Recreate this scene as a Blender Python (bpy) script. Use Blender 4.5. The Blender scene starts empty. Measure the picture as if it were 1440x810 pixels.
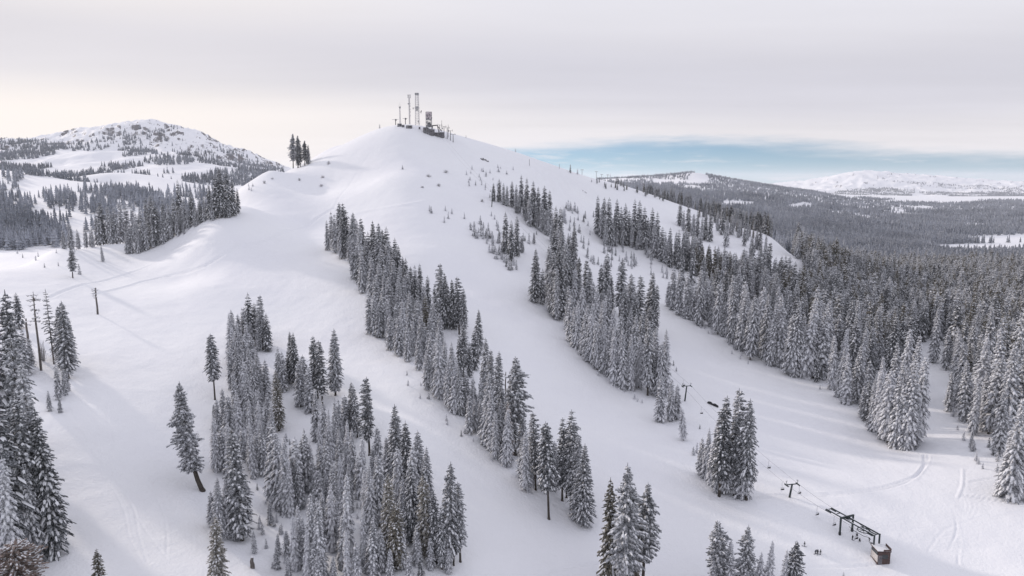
# Snowy ski hill seen from the air: summit masts, tree strips, chairlift and far forests
HAZE = 0.000025
SUN_EL = 16.5; SUN_E = 2.3
CLOUD = 1.04; NISH = 1.0; EXPO = 0.0; NTINT = (.72, .89, 1.03)
SKYBANDS = [(0, (.80,.775,.80)), (.11, (.82,.79,.81)), (.15, (.80,.775,.80)), (.19, (.68,.67,.73)), (.26, (.61,.605,.675)), (.34, (.78,.765,.81)), (.55, (.77,.782,.865)), (1, (.765,.78,.89))]
import bpy, math, random
import numpy as np
from mathutils import Vector, Matrix

SC = bpy.context.scene
COL = SC.collection
rng = np.random.default_rng(7)
random.seed(7)
R = math.radians

# ------------------------------------------------------------------ camera model (photo is 1440 x 810)
PW, PH, F = 1440.0, 810.0, 973.0
TH = R(8.8)
CT, ST = math.cos(TH), math.sin(TH)
def s_of(px, py):
    u = (px - PW/2)/F; v = (PH/2 - py)/F
    return u/(CT + v*ST)
def k_of(py):
    v = (PH/2 - py)/F
    return (-ST + v*CT)/(CT + v*ST)
def proj(x, y, z):
    d = y*CT - z*ST
    up = y*ST + z*CT
    return PW/2 + F*x/d, PH/2 - F*up/d
def stretch(Y):
    Y = np.asarray(Y, float)
    f = np.where(Y < 250, 1.0, np.where(Y < 900, (np.maximum(Y, 250)/250)**0.26, (900/250)**0.26))
    return Y*f

# ------------------------------------------------------------------ terrain: measured points (image row, distance)
COLS = {
 -400: [(810,150),(700,182),(600,220),(500,265),(430,310),(395,380),(420,450),(380,700),(330,850),(290,1050),(265,1250),(232,1500),(250,1800),(215,2400),(185,3000),(215,4000)],
 -200: [(810,155),(700,188),(600,228),(500,278),(430,330),(388,390),(415,470),(365,720),(335,850),(298,1050),(268,1250),(235,1500),(252,1800),(222,2400),(195,3000),(220,4000)],
 0:   [(810,160),(700,195),(600,235),(500,290),(430,350),(382,402),(402,480),(372,600),(356,740),(338,850),(300,1050),(270,1250),(239,1500),(252,1750),(232,2200),(203,3000),(230,4000)],
 75:  [(810,163),(700,200),(600,240),(500,298),(430,358),(380,420),(352,470),(372,560),(368,640),(354,760),(335,860),(300,1000),(270,1200),(250,1400),(262,1650),(228,2300),(196,2900),(225,4000)],
 150: [(810,166),(700,205),(600,245),(500,305),(440,360),(395,420),(370,460),(344,510),(352,580),(350,700),(330,850),(300,950),(283,1060),(258,1330),(262,1450),(246,1500),(252,1700),(225,2300),(205,2700),(180,3000),(210,3800),(240,5000)],
 200: [(810,168),(700,212),(600,252),(500,311),(440,364),(395,425),(350,490),(340,510),(350,580),(345,700),(320,850),(285,1060),(270,1300),(258,1420),(246,1520),(252,1700),(232,2200),(210,2700),(177,3000),(210,3800),(245,5000)],
 250: [(810,170),(700,217),(600,259),(500,316),(440,367),(395,428),(345,480),(318,500),(330,560),(330,700),(300,900),(285,1050),(272,1300),(262,1420),(254,1520),(258,1700),(235,2200),(212,2700),(179,3000),(212,3800),(248,5000)],
 300: [(810,172),(700,222),(600,265),(500,320),(400,400),(330,455),(305,480),(298,497),(315,560),(310,700),(290,1000),(278,1250),(266,1450),(268,1700),(240,2300),(222,2700),(198,3000),(225,3800),(250,5000)],
 345: [(810,175),(700,226),(600,268),(500,323),(400,403),(330,465),(290,510),(268,575),(285,640),(285,800),(275,1300),(262,1700),(245,2400),(216,3000),(240,4000),(255,6000)],
 380: [(810,180),(700,228),(600,270),(550,292),(450,365),(350,458),(300,520),(262,575),(240,615),(254,680),(265,850),(262,1300),(252,2200),(234,3000),(250,4000),(258,6000)],
 430: [(810,182),(700,229),(600,271),(500,326),(400,405),(320,512),(270,600),(232,655),(245,730),(245,900),(258,1400),(254,2500),(252,3500),(259,6000)],
 470: [(810,182),(700,229),(600,271),(500,326),(400,405),(320,512),(270,585),(213,662),(222,730),(206,850),(225,1000),(258,1500),(258,3500),(260,6000)],
 510: [(810,182),(700,225),(600,269),(500,326),(400,405),(320,500),(260,580),(192,665),(203,730),(206,860),(230,1000),(258,1500),(259,3500),(260,6000)],
 545: [(810,182),(700,222),(600,267),(500,326),(400,405),(300,512),(250,570),(210,625),(180,662),(190,720),(215,850),(258,1500),(260,3500),(261,6000)],
 590: [(810,183),(700,219),(600,266),(550,293),(500,326),(450,366),(400,406),(350,457),(300,512),(250,570),(210,625),(179,662),(190,720),(215,850),(258,1500),(261,3500),(261,6000)],
 640: [(810,187),(700,225),(600,272),(500,335),(400,420),(350,470),(300,525),(260,580),(220,635),(193,668),(203,740),(225,870),(258,1500),(261,3500),(261,6000)],
 720: [(810,193),(700,232),(600,282),(500,345),(400,435),(350,490),(300,550),(260,610),(214,688),(225,770),(245,950),(260,1500),(261,3500),(261,6000)],
 800: [(810,200),(700,240),(600,292),(500,360),(400,460),(350,525),(300,600),(270,650),(241,718),(252,800),(265,950),(268,1500),(262,2500),(255,4200),(262,6000)],
 870: [(810,203),(700,245),(600,302),(550,338),(500,380),(450,430),(400,495),(350,575),(300,680),(259,770),(268,860),(282,1000),(280,1500),(268,2300),(256,3400),(262,5000),(261,8000)],
 940: [(810,204),(700,248),(600,305),(550,343),(500,387),(450,440),(400,510),(350,597),(310,700),(282,775),(292,870),(300,1100),(290,1600),(272,2400),(255,3400),(264,5000),(262,8000)],
 975: [(810,205),(700,249),(600,307),(550,347),(500,392),(450,446),(400,518),(350,610),(320,700),(294,760),(304,860),(308,1100),(292,1700),(278,2400),(262,3000),(243,3450),(260,4400),(262,5000),(262,8000)],
 1010:[(810,205),(700,250),(600,308),(550,350),(500,396),(450,452),(400,527),(350,623),(308,740),(318,840),(318,1100),(300,1700),(282,2400),(252,3450),(265,5000),(262,8000)],
 1080:[(810,205),(700,250),(600,310),(550,352),(500,402),(450,460),(400,537),(360,620),(331,690),(345,780),(335,1100),(310,1700),(286,2500),(262,3500),(268,5000),(267,8000),(264,10000),(268,14000)],
 1130:[(810,205),(700,250),(600,312),(550,355),(500,406),(450,468),(400,545),(362,612),(375,690),(362,850),(345,1100),(315,1700),(288,2600),(269,3600),(272,5000),(277,7000),(268,9000),(260,10000),(267,14000)],
 1200:[(810,205),(700,250),(620,300),(550,354),(500,412),(460,480),(425,570),(400,700),(375,900),(350,1300),(325,1700),(300,2500),(277,3600),(274,5000),(279,7000),(262,9000),(243,10000),(262,14000)],
 1260:[(810,205),(700,250),(620,300),(550,356),(500,418),(460,492),(425,590),(400,710),(375,900),(352,1300),(342,1600),(302,2600),(283,3700),(275,5000),(279,7000),(264,9000),(246,10000),(262,14000)],
 1340:[(810,205),(700,248),(620,293),(550,350),(500,420),(460,498),(425,595),(400,715),(375,900),(356,1250),(345,1600),(303,2600),(284,3700),(276,5000),(279,7000),(266,9000),(254,10000),(262,14000)],
 1440:[(810,202),(700,243),(620,285),(550,345),(500,420),(460,500),(425,600),(400,715),(375,900),(358,1250),(345,1600),(303,2600),(285,3700),(276,5000),(277,7000),(268,9000),(261,10000),(263,14000)],
 1640:[(810,198),(700,235),(620,275),(550,340),(500,420),(460,500),(425,600),(400,715),(375,900),(358,1250),(343,1700),(303,2600),(285,3700),(276,5000),(277,7000),(268,9000),(262,10000),(263,14000)],
 1900:[(810,192),(700,228),(620,268),(550,340),(500,420),(460,500),(425,600),(400,715),(375,900),(358,1250),(343,1700),(303,2600),(285,3700),(276,5000),(277,7000),(268,9000),(262,10000),(263,14000)],
}
cp = []
for px, lst in COLS.items():
    for py, Y in lst:
        Y = float(stretch(Y))
        cp.append((s_of(px, py), math.log(Y/100), k_of(py)))
    zb = k_of(lst[0][0])*lst[0][1]
    for Y in (110, 60, 35):
        cp.append((s_of(px, 810), math.log(Y/100), (zb + (lst[0][1]-Y)*0.05)/Y if px > 250 else (zb-(lst[0][1]-Y)*0.08)/Y))
    for Y in (24000, 45000):
        cp.append((s_of(px, 262), math.log(Y/100), -260.0/Y))
cp = np.array(cp)
def tps(r2):
    return 0.5*r2*np.log(r2 + 1e-12)
def rbf_fit(P, v, lam):
    n = len(P)
    d2 = ((P[:, None, :]-P[None, :, :])**2).sum(-1)
    A = np.zeros((n+3, n+3))
    A[:n, :n] = tps(d2) + lam*np.eye(n)
    A[:n, n] = 1; A[:n, n+1:] = P
    A[n, :n] = 1; A[n+1:, :n] = P.T
    b = np.zeros(n+3); b[:n] = v
    return np.linalg.solve(A, b)
P0 = cp[:, :2].copy()
W0 = rbf_fit(P0, cp[:, 2], 2e-5)
def rbf_eval(s, t):
    out = np.empty(s.shape).ravel()
    sf = s.ravel(); tf = t.ravel()
    for i in range(0, len(sf), 20000):
        q = np.stack([sf[i:i+20000], tf[i:i+20000]], 1)
        d2 = (q[:, :1]-P0[None, :, 0])**2 + (q[:, 1:]-P0[None, :, 1])**2
        out[i:i+20000] = tps(d2) @ W0[:len(P0)] + W0[len(P0)] + q @ W0[len(P0)+1:]
    return out.reshape(s.shape)

_tab = rng.random((256, 256))
def vnoise(x, y):
    xi = np.floor(x).astype(int); yi = np.floor(y).astype(int)
    fx = x-xi; fy = y-yi
    fx = fx*fx*(3-2*fx); fy = fy*fy*(3-2*fy)
    a = _tab[xi & 255, yi & 255]; b = _tab[(xi+1) & 255, yi & 255]
    c = _tab[xi & 255, (yi+1) & 255]; d = _tab[(xi+1) & 255, (yi+1) & 255]
    return (a*(1-fx)+b*fx)*(1-fy) + (c*(1-fx)+d*fx)*fy - 0.5
def fbm(x, y, sc, octv=4):
    o = 0; a = 1.0
    for i in range(octv):
        o = o + a*vnoise(x/sc+17.3*i, y/sc-9.1*i); sc *= 0.5; a *= 0.5
    return o

# grid: columns at constant bearing, rows at growing distance
sg = np.concatenate([np.linspace(-2.2, -0.86, 50, endpoint=False), np.linspace(-0.86, 0.86, 900), np.linspace(0.862, 2.2, 50)])
Yg = np.concatenate([np.geomspace(35, 150, 30, endpoint=False), np.geomspace(150, 1200, 560, endpoint=False),
                     np.geomspace(1200, 5600, 430, endpoint=False), np.geomspace(5600, 16000, 200, endpoint=False), np.geomspace(16000, 40000, 40)])
NS, NY = len(sg), len(Yg)
# coarse RBF evaluation then exact on grid rows (vectorised)
S2, Y2 = np.meshgrid(sg, Yg)
# evaluate on a 4x coarser lattice and interpolate
cs = np.linspace(-2.2, 2.2, 441); ct = np.linspace(math.log(.35), math.log(400), 330)
CSM, CTM = np.meshgrid(cs, ct)
KC = rbf_eval(CSM, CTM)
def k_coarse(s, t):
    a = np.clip((s-cs[0])/(cs[1]-cs[0]), 0, len(cs)-1.001); b = np.clip((t-ct[0])/(ct[1]-ct[0]), 0, len(ct)-1.001)
    i = a.astype(int); j = b.astype(int); fa = a-i; fb = b-j
    # cubic-ish smooth: plain bilinear on second differences is enough at this density
    return (KC[j, i]*(1-fa)+KC[j, i+1]*fa)*(1-fb) + (KC[j+1, i]*(1-fa)+KC[j+1, i+1]*fa)*fb
H2 = rbf_eval(S2[:, ::2], np.log(Y2[:, ::2]/100))
Hf = np.empty_like(S2)
for j in range(NY):
    Hf[j] = np.interp(sg, sg[::2], H2[j])
H = Hf*Y2
X2 = S2*Y2
def detail(x, y):
    r = np.sqrt(x*x+y*y)
    near = np.clip((1500-y)/500, 0, 1)
    d = near*(0.9*fbm(x, y*0.8, 70, 3) + 0.42*fbm(x+y*.5, y-x*.5, 14, 3)) + np.clip((650-y)/250, 0, 1)*0.13*fbm(x*.55+y*.25, y*1.2-x*.1, 6.5, 2)
    far = 1-near
    m = np.clip((y-2300)/900, 0, 1)
    rug = np.abs(fbm(x+100, y*.7, 420, 5))
    d = d + far*(m*np.clip((9000-y)/5000, 0, 1)*(30-60*rug+np.clip((y-3300)/500,0,1)*(10-62*np.abs(fbm(x, y+300, 170, 4))-26*np.abs(fbm(x+y*.5+90, y*.6-x*.2, 70, 3))))*np.clip(-x/900, 0, 1))
    d = d + np.clip((y-10500)/1500, 0, 1)*(34*fbm(x, y, 1500, 5)+45-110*np.abs(fbm(x+50, y, 700, 4))-110*np.abs(fbm(x, y+50, 300, 3)))*np.clip((22000-y)/6000, 0, 1)
    return d
H = H + detail(X2, Y2)
# wind-carved snow on the shoulder right of the summit
_sp = np.exp(-((X2/Y2-0.055)/0.06)**2)*np.exp(-((Y2-840)/60)**2)
H = H + _sp*3.2*np.abs(fbm(X2*1.4+Y2*.4, Y2*.35, 13, 3))

def hgt(x, y):
    x = np.asarray(x, float); y = np.asarray(y, float)
    s = x/y
    a = np.clip(np.interp(s, sg, np.arange(NS)), 0, NS-1.001)
    b = np.clip(np.interp(y, Yg, np.arange(NY)), 0, NY-1.001)
    i = a.astype(int); j = b.astype(int); fa = a-i; fb = b-j
    return (H[j, i]*(1-fa)+H[j, i+1]*fa)*(1-fb) + (H[j+1, i]*(1-fa)+H[j+1, i+1]*fa)*fb
def ground(px, py, ymax=40000):
    """first point of the terrain seen at this pixel of the photograph"""
    s = s_of(px, py); k = k_of(py)
    m = (Yg > 60) & (Yg < ymax)
    Y = Yg[m]
    h = hgt(s*Y, Y)
    d = h - k*Y
    idx = np.nonzero(d > 0)[0]
    if len(idx) == 0:                      # above the skyline: take the crest nearest to the ray
        j = int(np.argmax(d/Y)); y = Y[j]
    else:
        j = idx[0]
        if j == 0: y = Y[0]
        else:
            f = -d[j-1]/(d[j]-d[j-1]); y = Y[j-1]+(Y[j]-Y[j-1])*f
    return Vector((s*y, y, float(hgt(s*y, y))))
def at_z(px, py, z):
    s = s_of(px, py); k = k_of(py); y = z/k
    return Vector((s*y, y, z))
def z_at(y, py):
    return k_of(py)*y

# ---- snowcat tracks pressed into the snow
def track(pts, width, depth, rim=0.35):
    global H
    P = [ground(*p) for p in pts]
    # resample smooth
    Q = []
    for i in range(len(P)-1):
        p0 = P[max(i-1, 0)]; p1 = P[i]; p2 = P[i+1]; p3 = P[min(i+2, len(P)-1)]
        for t in np.linspace(0, 1, 24, endpoint=False):
            Q.append(0.5*((2*p1)+(p2-p0)*t+(2*p0-5*p1+4*p2-p3)*t*t+(3*p1-p0-3*p2+p3)*t**3))
    Q.append(P[-1])
    Q = np.array([(q.x, q.y) for q in Q])
    x0, y0 = Q.min(0)-8; x1, y1 = Q.max(0)+8
    rows = np.nonzero((Yg > y0) & (Yg < y1))[0]
    for j in rows:
        c = np.nonzero((X2[j] > x0) & (X2[j] < x1))[0]
        if len(c) == 0: continue
        p = np.stack([X2[j, c], Y2[j, c]], 1)
        near = np.nonzero(np.abs(Q[:, 1]-Yg[j]) < 60)[0]
        if len(near) < 2: continue
        lo, hi = max(near[0]-1, 0), min(near[-1]+2, len(Q))
        A = Q[lo:hi-1]; B = Q[lo+1:hi]
        if len(A) == 0: continue
        ab = B-A
        t = np.clip(((p[:, None]-A)*ab).sum(-1)/np.maximum((ab*ab).sum(-1), 1e-6), 0, 1)
        d = np.sqrt((((A+ab*t[..., None])-p[:, None])**2).sum(-1)).min(1)
        g = -depth*np.exp(-(d/width)**2) + depth*rim*np.exp(-((d-width*2.0)/(width*.7))**2)
        H[j, c] += g
track([(70,418),(150,394),(215,371),(260,352),(300,338)], 1.0, .6)
track([(140,413),(220,392),(300,367),(380,337),(440,312),(470,292)], 1.1, .8)
track([(470,292),(490,262),(520,215)], 1.0, .3)
track([(500,300),(560,289),(610,281)], 2.0, -.4)
track([(755,808),(800,798),(842,792),(900,786)], .45, .35)
track([(745,690),(790,715),(840,738)], .4, .3)
for o_ in (0, 2.8):
    track([(1000,698+o_),(1080,697+o_),(1160,695+o_),(1230,687+o_),(1280,672+o_),(1301-o_,655),(1305-o_*2,640)], .50, .42)
track([(1346,700),(1353,682),(1354,660)], .45, -.22)
track([(1355,697),(1400,703),(1440,706)], .45, .35)
track([(1365,678),(1400,672)], .5, .3)
track([(1305,775),(1330,745),(1380,728),(1440,722)], .4, .10)
track([(1140,798),(1200,797),(1250,790)], .45, .3)
track([(1060,745),(1120,725),(1180,712)], .4, .15)
for k in range(9):      # faint groomer lanes fanning toward the bottom station
    track([(1262+k*9,668+k*3),(1320+k*7,690+k*3),(1350-k*2,760+k*2),(1330+k*9,830)], .35, .035, .6)
track([(1131,766),(1150,778),(1180,786),(1215,790)], .35, .18)

_r = random.Random(5)
for (xa, ya, xb, yb, n) in ((520,420,800,720,7),(640,370,980,690,6),(900,430,1230,660,7),(940,620,1150,790,5),(120,560,230,790,4),(240,350,420,430,4),(560,260,600,330,3)):
    for i in range(n):
        o = _r.uniform(-22, 22); q = []
        for t in (0, .2, .4, .6, .8, 1):
            q.append((xa+(xb-xa)*t+o+_r.uniform(-9, 9)+8*math.sin(t*9+i), ya+(yb-ya)*t-o*.5+_r.uniform(-5, 5)))
        track(q, .32, .09, .5)

# ------------------------------------------------------------------ node helpers and materials
def mat(name):
    m = bpy.data.materials.new(name); m.use_nodes = True
    nt = m.node_tree; b = nt.nodes['Principled BSDF']
    return m, nt, b
def N(nt, typ, **kw):
    n = nt.nodes.new(typ)
    for k, v in kw.items(): setattr(n, k, v)
    return n
def ramp(nt, fac, stops):
    r = N(nt, 'ShaderNodeValToRGB')
    e = r.color_ramp.elements
    while len(e) < len(stops): e.new(0.5)
    for i, (p, c) in enumerate(stops):
        e[i].position = p; e[i].color = (*c, 1)
    nt.links.new(fac, r.inputs[0])
    return r.outputs[0]
def noise(nt, scale, detail=4, rough=.55, coord='Object', sc=(1, 1, 1)):
    tc = N(nt, 'ShaderNodeTexCoord'); mp = N(nt, 'ShaderNodeMapping')
    mp.inputs['Scale'].default_value = sc
    nt.links.new(tc.outputs[coord], mp.inputs[0])
    n = N(nt, 'ShaderNodeTexNoise'); n.inputs['Scale'].default_value = scale
    n.inputs['Detail'].default_value = detail; n.inputs['Roughness'].default_value = rough
    nt.links.new(mp.outputs[0], n.inputs['Vector'])
    return n.outputs[0]
def bump(nt, b, h, strength, dist):
    bp = N(nt, 'ShaderNodeBump'); bp.inputs['Strength'].default_value = strength
    bp.inputs['Distance'].default_value = dist
    nt.links.new(h, bp.inputs['Height']); nt.links.new(bp.outputs[0], b.inputs['Normal'])
def simple(name, c0, c1, rough, scale=3.0, metallic=0.0):
    m, nt, b = mat(name)
    nt.links.new(ramp(nt, noise(nt, scale), [(.3, c0), (.7, c1)]), b.inputs['Base Color'])
    b.inputs['Roughness'].default_value = rough; b.inputs['Metallic'].default_value = metallic
    return m

M = {}
m, nt, b = mat('snow_ground')
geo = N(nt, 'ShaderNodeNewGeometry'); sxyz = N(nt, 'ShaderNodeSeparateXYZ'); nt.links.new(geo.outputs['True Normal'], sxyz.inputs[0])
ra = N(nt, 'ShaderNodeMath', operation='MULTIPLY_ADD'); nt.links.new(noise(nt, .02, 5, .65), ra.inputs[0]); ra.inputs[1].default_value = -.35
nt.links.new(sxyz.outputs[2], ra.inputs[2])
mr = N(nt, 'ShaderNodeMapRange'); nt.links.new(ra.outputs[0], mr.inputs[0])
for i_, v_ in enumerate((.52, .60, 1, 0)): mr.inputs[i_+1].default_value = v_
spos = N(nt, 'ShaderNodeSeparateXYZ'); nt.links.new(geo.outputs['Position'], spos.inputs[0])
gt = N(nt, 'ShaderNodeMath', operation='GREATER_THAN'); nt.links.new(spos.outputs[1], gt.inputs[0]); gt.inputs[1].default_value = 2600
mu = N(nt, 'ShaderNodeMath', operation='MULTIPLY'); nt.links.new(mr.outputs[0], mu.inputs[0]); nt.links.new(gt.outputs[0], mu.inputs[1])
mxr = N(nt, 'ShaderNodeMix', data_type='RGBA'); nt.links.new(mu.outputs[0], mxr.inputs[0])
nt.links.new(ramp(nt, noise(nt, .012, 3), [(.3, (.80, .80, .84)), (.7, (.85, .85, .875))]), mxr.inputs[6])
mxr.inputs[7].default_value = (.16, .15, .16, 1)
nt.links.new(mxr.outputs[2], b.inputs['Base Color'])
b.inputs['Roughness'].default_value = .75; b.inputs['Specular IOR Level'].default_value = .15
mx = N(nt, 'ShaderNodeMath', operation='MULTIPLY_ADD')
nt.links.new(noise(nt, .9, 5, .6), mx.inputs[0]); mx.inputs[1].default_value = .5
nt.links.new(noise(nt, .11, 4, .6, sc=(1, .55, 1)), mx.inputs[2])
bump(nt, b, mx.outputs[0], .42, 1.2)
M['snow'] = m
m, nt, b = mat('branch_snow')
nt.links.new(ramp(nt, noise(nt, .8, 3), [(.3, (.66, .665, .70)), (.65, (.83, .83, .86))]), b.inputs['Base Color'])
b.inputs['Roughness'].default_value = .8; b.inputs['Specular IOR Level'].default_value = .1
M['branch_snow'] = m
def needles(name, dark, mid, frost, fmix):
    m, nt, b = mat(name)
    n = noise(nt, 2.2, 4, .75)
    oi = N(nt, 'ShaderNodeObjectInfo')
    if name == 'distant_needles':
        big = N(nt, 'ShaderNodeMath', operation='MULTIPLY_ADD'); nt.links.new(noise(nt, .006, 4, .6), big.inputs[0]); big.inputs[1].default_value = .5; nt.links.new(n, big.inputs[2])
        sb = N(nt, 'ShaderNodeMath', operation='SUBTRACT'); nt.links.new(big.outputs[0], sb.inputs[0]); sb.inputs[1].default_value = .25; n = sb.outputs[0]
    ad = N(nt, 'ShaderNodeMath', operation='MULTIPLY_ADD')
    nt.links.new(oi.outputs['Random'], ad.inputs[0]); ad.inputs[1].default_value = .14
    nt.links.new(n, ad.inputs[2])
    nt.links.new(ramp(nt, ad.outputs[0], [(.36, dark), (.36+fmix*.5, mid), (.36+fmix, frost)]), b.inputs['Base Color'])
    b.inputs['Roughness'].default_value = .8; b.inputs['Specular IOR Level'].default_value = .15
    return m
M['needles'] = needles('fir_needles', (.03, .035, .038), (.12, .125, .135), (.50, .505, .54), .33)
M['needles_frost'] = needles('frosted_needles', (.045, .05, .058), (.24, .245, .265), (.66, .665, .71), .27)
M['needles_olive'] = needles('olive_needles', (.05, .048, .036), (.14, .128, .105), (.42, .405, .39), .38)
M['needles_brown'] = needles('dead_brown_needles', (.10, .07, .06), (.22, .17, .15), (.50, .44, .42), .32)
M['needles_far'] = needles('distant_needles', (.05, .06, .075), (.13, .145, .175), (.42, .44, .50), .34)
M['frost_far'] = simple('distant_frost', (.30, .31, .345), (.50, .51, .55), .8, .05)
M['bark'] = simple('bark', (.03, .024, .02), (.085, .07, .06), .9, 1.5)
M['dead_wood'] = simple('dead_wood', (.07, .06, .055), (.20, .18, .17), .9, 1.5)
M['twigs'] = simple('frosted_twigs', (.26, .25, .25), (.58, .57, .59), .9, 1.5)
M['steel_dark'] = simple('dark_green_steel', (.018, .028, .03), (.035, .05, .052), .5, 2, .3)
M['steel_grey'] = simple('galvanised_steel', (.22, .22, .24), (.36, .36, .38), .5, 2, .4)
M['steel_frost'] = simple('frosted_steel', (.34, .33, .36), (.56, .54, .57), .7, 2, .0)
M['brown_board'] = simple('brown_boards', (.05, .032, .032), (.10, .06, .056), .8, 2)
M['pale_board'] = simple('pale_boards', (.40, .37, .36), (.58, .55, .54), .8, 2)
M['dark_wall'] = simple('dark_siding', (.06, .056, .065), (.22, .21, .225), .8, 1)
M['pinkish'] = simple('pale_pink_panel', (.52, .44, .47), (.66, .58, .61), .7, 1)
M['glass'] = simple('dark_glass', (.02, .025, .03), (.04, .045, .05), .1, 1)
M['rock'] = simple('rock', (.05, .045, .05), (.20, .19, .20), .9, .6)
M['black'] = simple('black_fabric', (.012, .012, .015), (.03, .03, .035), .8, 8)
M['navy'] = simple('navy_fabric', (.015, .02, .045), (.03, .035, .07), .8, 8)
M['red'] = simple('red_fabric', (.22, .03, .03), (.30, .05, .045), .8, 8)
M['skin'] = simple('skin', (.42, .26, .20), (.5, .32, .25), .6, 8)

# ------------------------------------------------------------------ object helpers
def quad_mesh(name, V, Q, mi, mats, smooth=False):
    me = bpy.data.meshes.new(name)
    V = np.ascontiguousarray(V, np.float32); Q = np.ascontiguousarray(Q, np.int32)
    me.vertices.add(len(V)); me.vertices.foreach_set('co', V.ravel())
    me.loops.add(Q.size); me.loops.foreach_set('vertex_index', Q.ravel())
    me.polygons.add(len(Q)); me.polygons.foreach_set('loop_start', np.arange(0, Q.size, 4, dtype=np.int32))
    me.polygons.foreach_set('loop_total', np.full(len(Q), 4, np.int32))
    for m in mats: me.materials.append(m)
    if mi is not None: me.polygons.foreach_set('material_index', np.ascontiguousarray(mi, np.int32))
    if smooth: me.polygons.foreach_set('use_smooth', np.ones(len(Q), bool))
    me.update(calc_edges=True)
    return me
def link(name, me, parent=None):
    o = bpy.data.objects.new(name, me); COL.objects.link(o)
    if parent: o.parent = parent
    return o
def tag(o, label, cat, group=None, kind=None):
    if label: o['label'] = label
    if cat: o['category'] = cat
    if group: o['group'] = group
    if kind: o['kind'] = kind
    return o
def empty(name, loc, rz=0, label=None, cat=None, group=None):
    o = bpy.data.objects.new(name, None); COL.objects.link(o)
    o.location = loc; o.rotation_euler = (0, 0, rz); o.empty_display_size = .5
    return tag(o, label, cat, group)
class MB:
    """collects shapes, links them as one mesh"""
    def __init__(s): s.v = []; s.f = []; s.m = []
    def add(s, v, f, mi=0):
        n = len(s.v); s.v += [tuple(p) for p in v]; s.f += [tuple(i+n for i in q) for q in f]; s.m += [mi]*len(f)
    def box(s, c, d, rz=0, mi=0, rot=None):
        dx, dy, dz = d[0]/2, d[1]/2, d[2]/2
        v = [Vector((x, y, z)) for x in (-dx, dx) for y in (-dy, dy) for z in (-dz, dz)]
        rm = rot if rot is not None else Matrix.Rotation(rz, 3, 'Z')
        v = [rm @ p + Vector(c) for p in v]
        s.add(v, [(0,1,3,2),(4,6,7,5),(0,4,5,1),(2,3,7,6),(0,2,6,4),(1,5,7,3)], mi)
    def bar(s, a, b, w, h=None, mi=0):
        a = Vector(a); b = Vector(b); d = b-a; L = d.length
        if L < 1e-6: return
        d.normalize(); up = Vector((0, 0, 1)) if abs(d.z) < .95 else Vector((1, 0, 0))
        sx = d.cross(up).normalized(); sz = sx.cross(d)
        h = h or w
        rm = Matrix((sx, d, sz)).transposed()
        s.box((a+b)/2, (w, L, h), rot=rm, mi=mi)
    def tube(s, pts, rad, n=8, mi=0, cap=True):
        pts = [Vector(p) for p in pts]
        if not hasattr(rad, '__len__'): rad = [rad]*len(pts)
        V = []; Fc = []
        for i, p in enumerate(pts):
            d = (pts[min(i+1, len(pts)-1)]-pts[max(i-1, 0)]).normalized()
            up = Vector((0, 0, 1)) if abs(d.z) < .9 else Vector((1, 0, 0))
            a = d.cross(up).normalized(); bb = a.cross(d)
            for j in range(n):
                t = 2*math.pi*j/n; V.append(p+(a*math.cos(t)+bb*math.sin(t))*rad[i])
        for i in range(len(pts)-1):
            for j in range(n):
                Fc.append((i*n+j, i*n+(j+1) % n, (i+1)*n+(j+1) % n, (i+1)*n+j))
        if cap:
            Fc.append(tuple(range(n))[::-1]); Fc.append(tuple((len(pts)-1)*n+j for j in range(n)))
        s.add(V, Fc, mi)
    def blob(s, c, r, seg=10, rings=7, jit=.15, mi=0, seed=0):
        rd = random.Random(seed); V = []; Fc = []
        for i in range(rings+1):
            ph = math.pi*i/rings
            for j in range(seg):
                t = 2*math.pi*j/seg; q = 1+rd.uniform(-jit, jit) if 0 < i < rings else 1
                V.append((c[0]+r[0]*q*math.sin(ph)*math.cos(t), c[1]+r[1]*q*math.sin(ph)*math.sin(t), c[2]+r[2]*q*math.cos(ph)))
        for i in range(rings):
            for j in range(seg):
                Fc.append((i*seg+j, (i+1)*seg+j, (i+1)*seg+(j+1) % seg, i*seg+(j+1) % seg))
        s.add(V, Fc, mi)
    def build(s, name, mats, parent=None, smooth=False):
        if not isinstance(mats, (list, tuple)): mats = [mats]
        me = bpy.data.meshes.new(name); me.from_pydata([tuple(p) for p in s.v], [], s.f)
        for m in mats: me.materials.append(m)
        me.polygons.foreach_set('material_index', s.m)
        if smooth: me.polygons.foreach_set('use_smooth', [True]*len(s.f))
        me.update()
        return link(name, me, parent)

# ------------------------------------------------------------------ ground sheet
def build_terrain():
    V = np.stack([X2, Y2, H], -1).reshape(-1, 3)
    i = np.arange(NS-1); j = np.arange(NY-1)
    I, J = np.meshgrid(i, j)
    a = J*NS+I
    Q = np.stack([a, a+1, a+NS+1, a+NS], -1).reshape(-1, 4)
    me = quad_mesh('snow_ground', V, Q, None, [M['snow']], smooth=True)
    o = link('snow_ground', me)
    tag(o, None, None, kind='structure')
build_terrain()
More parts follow.
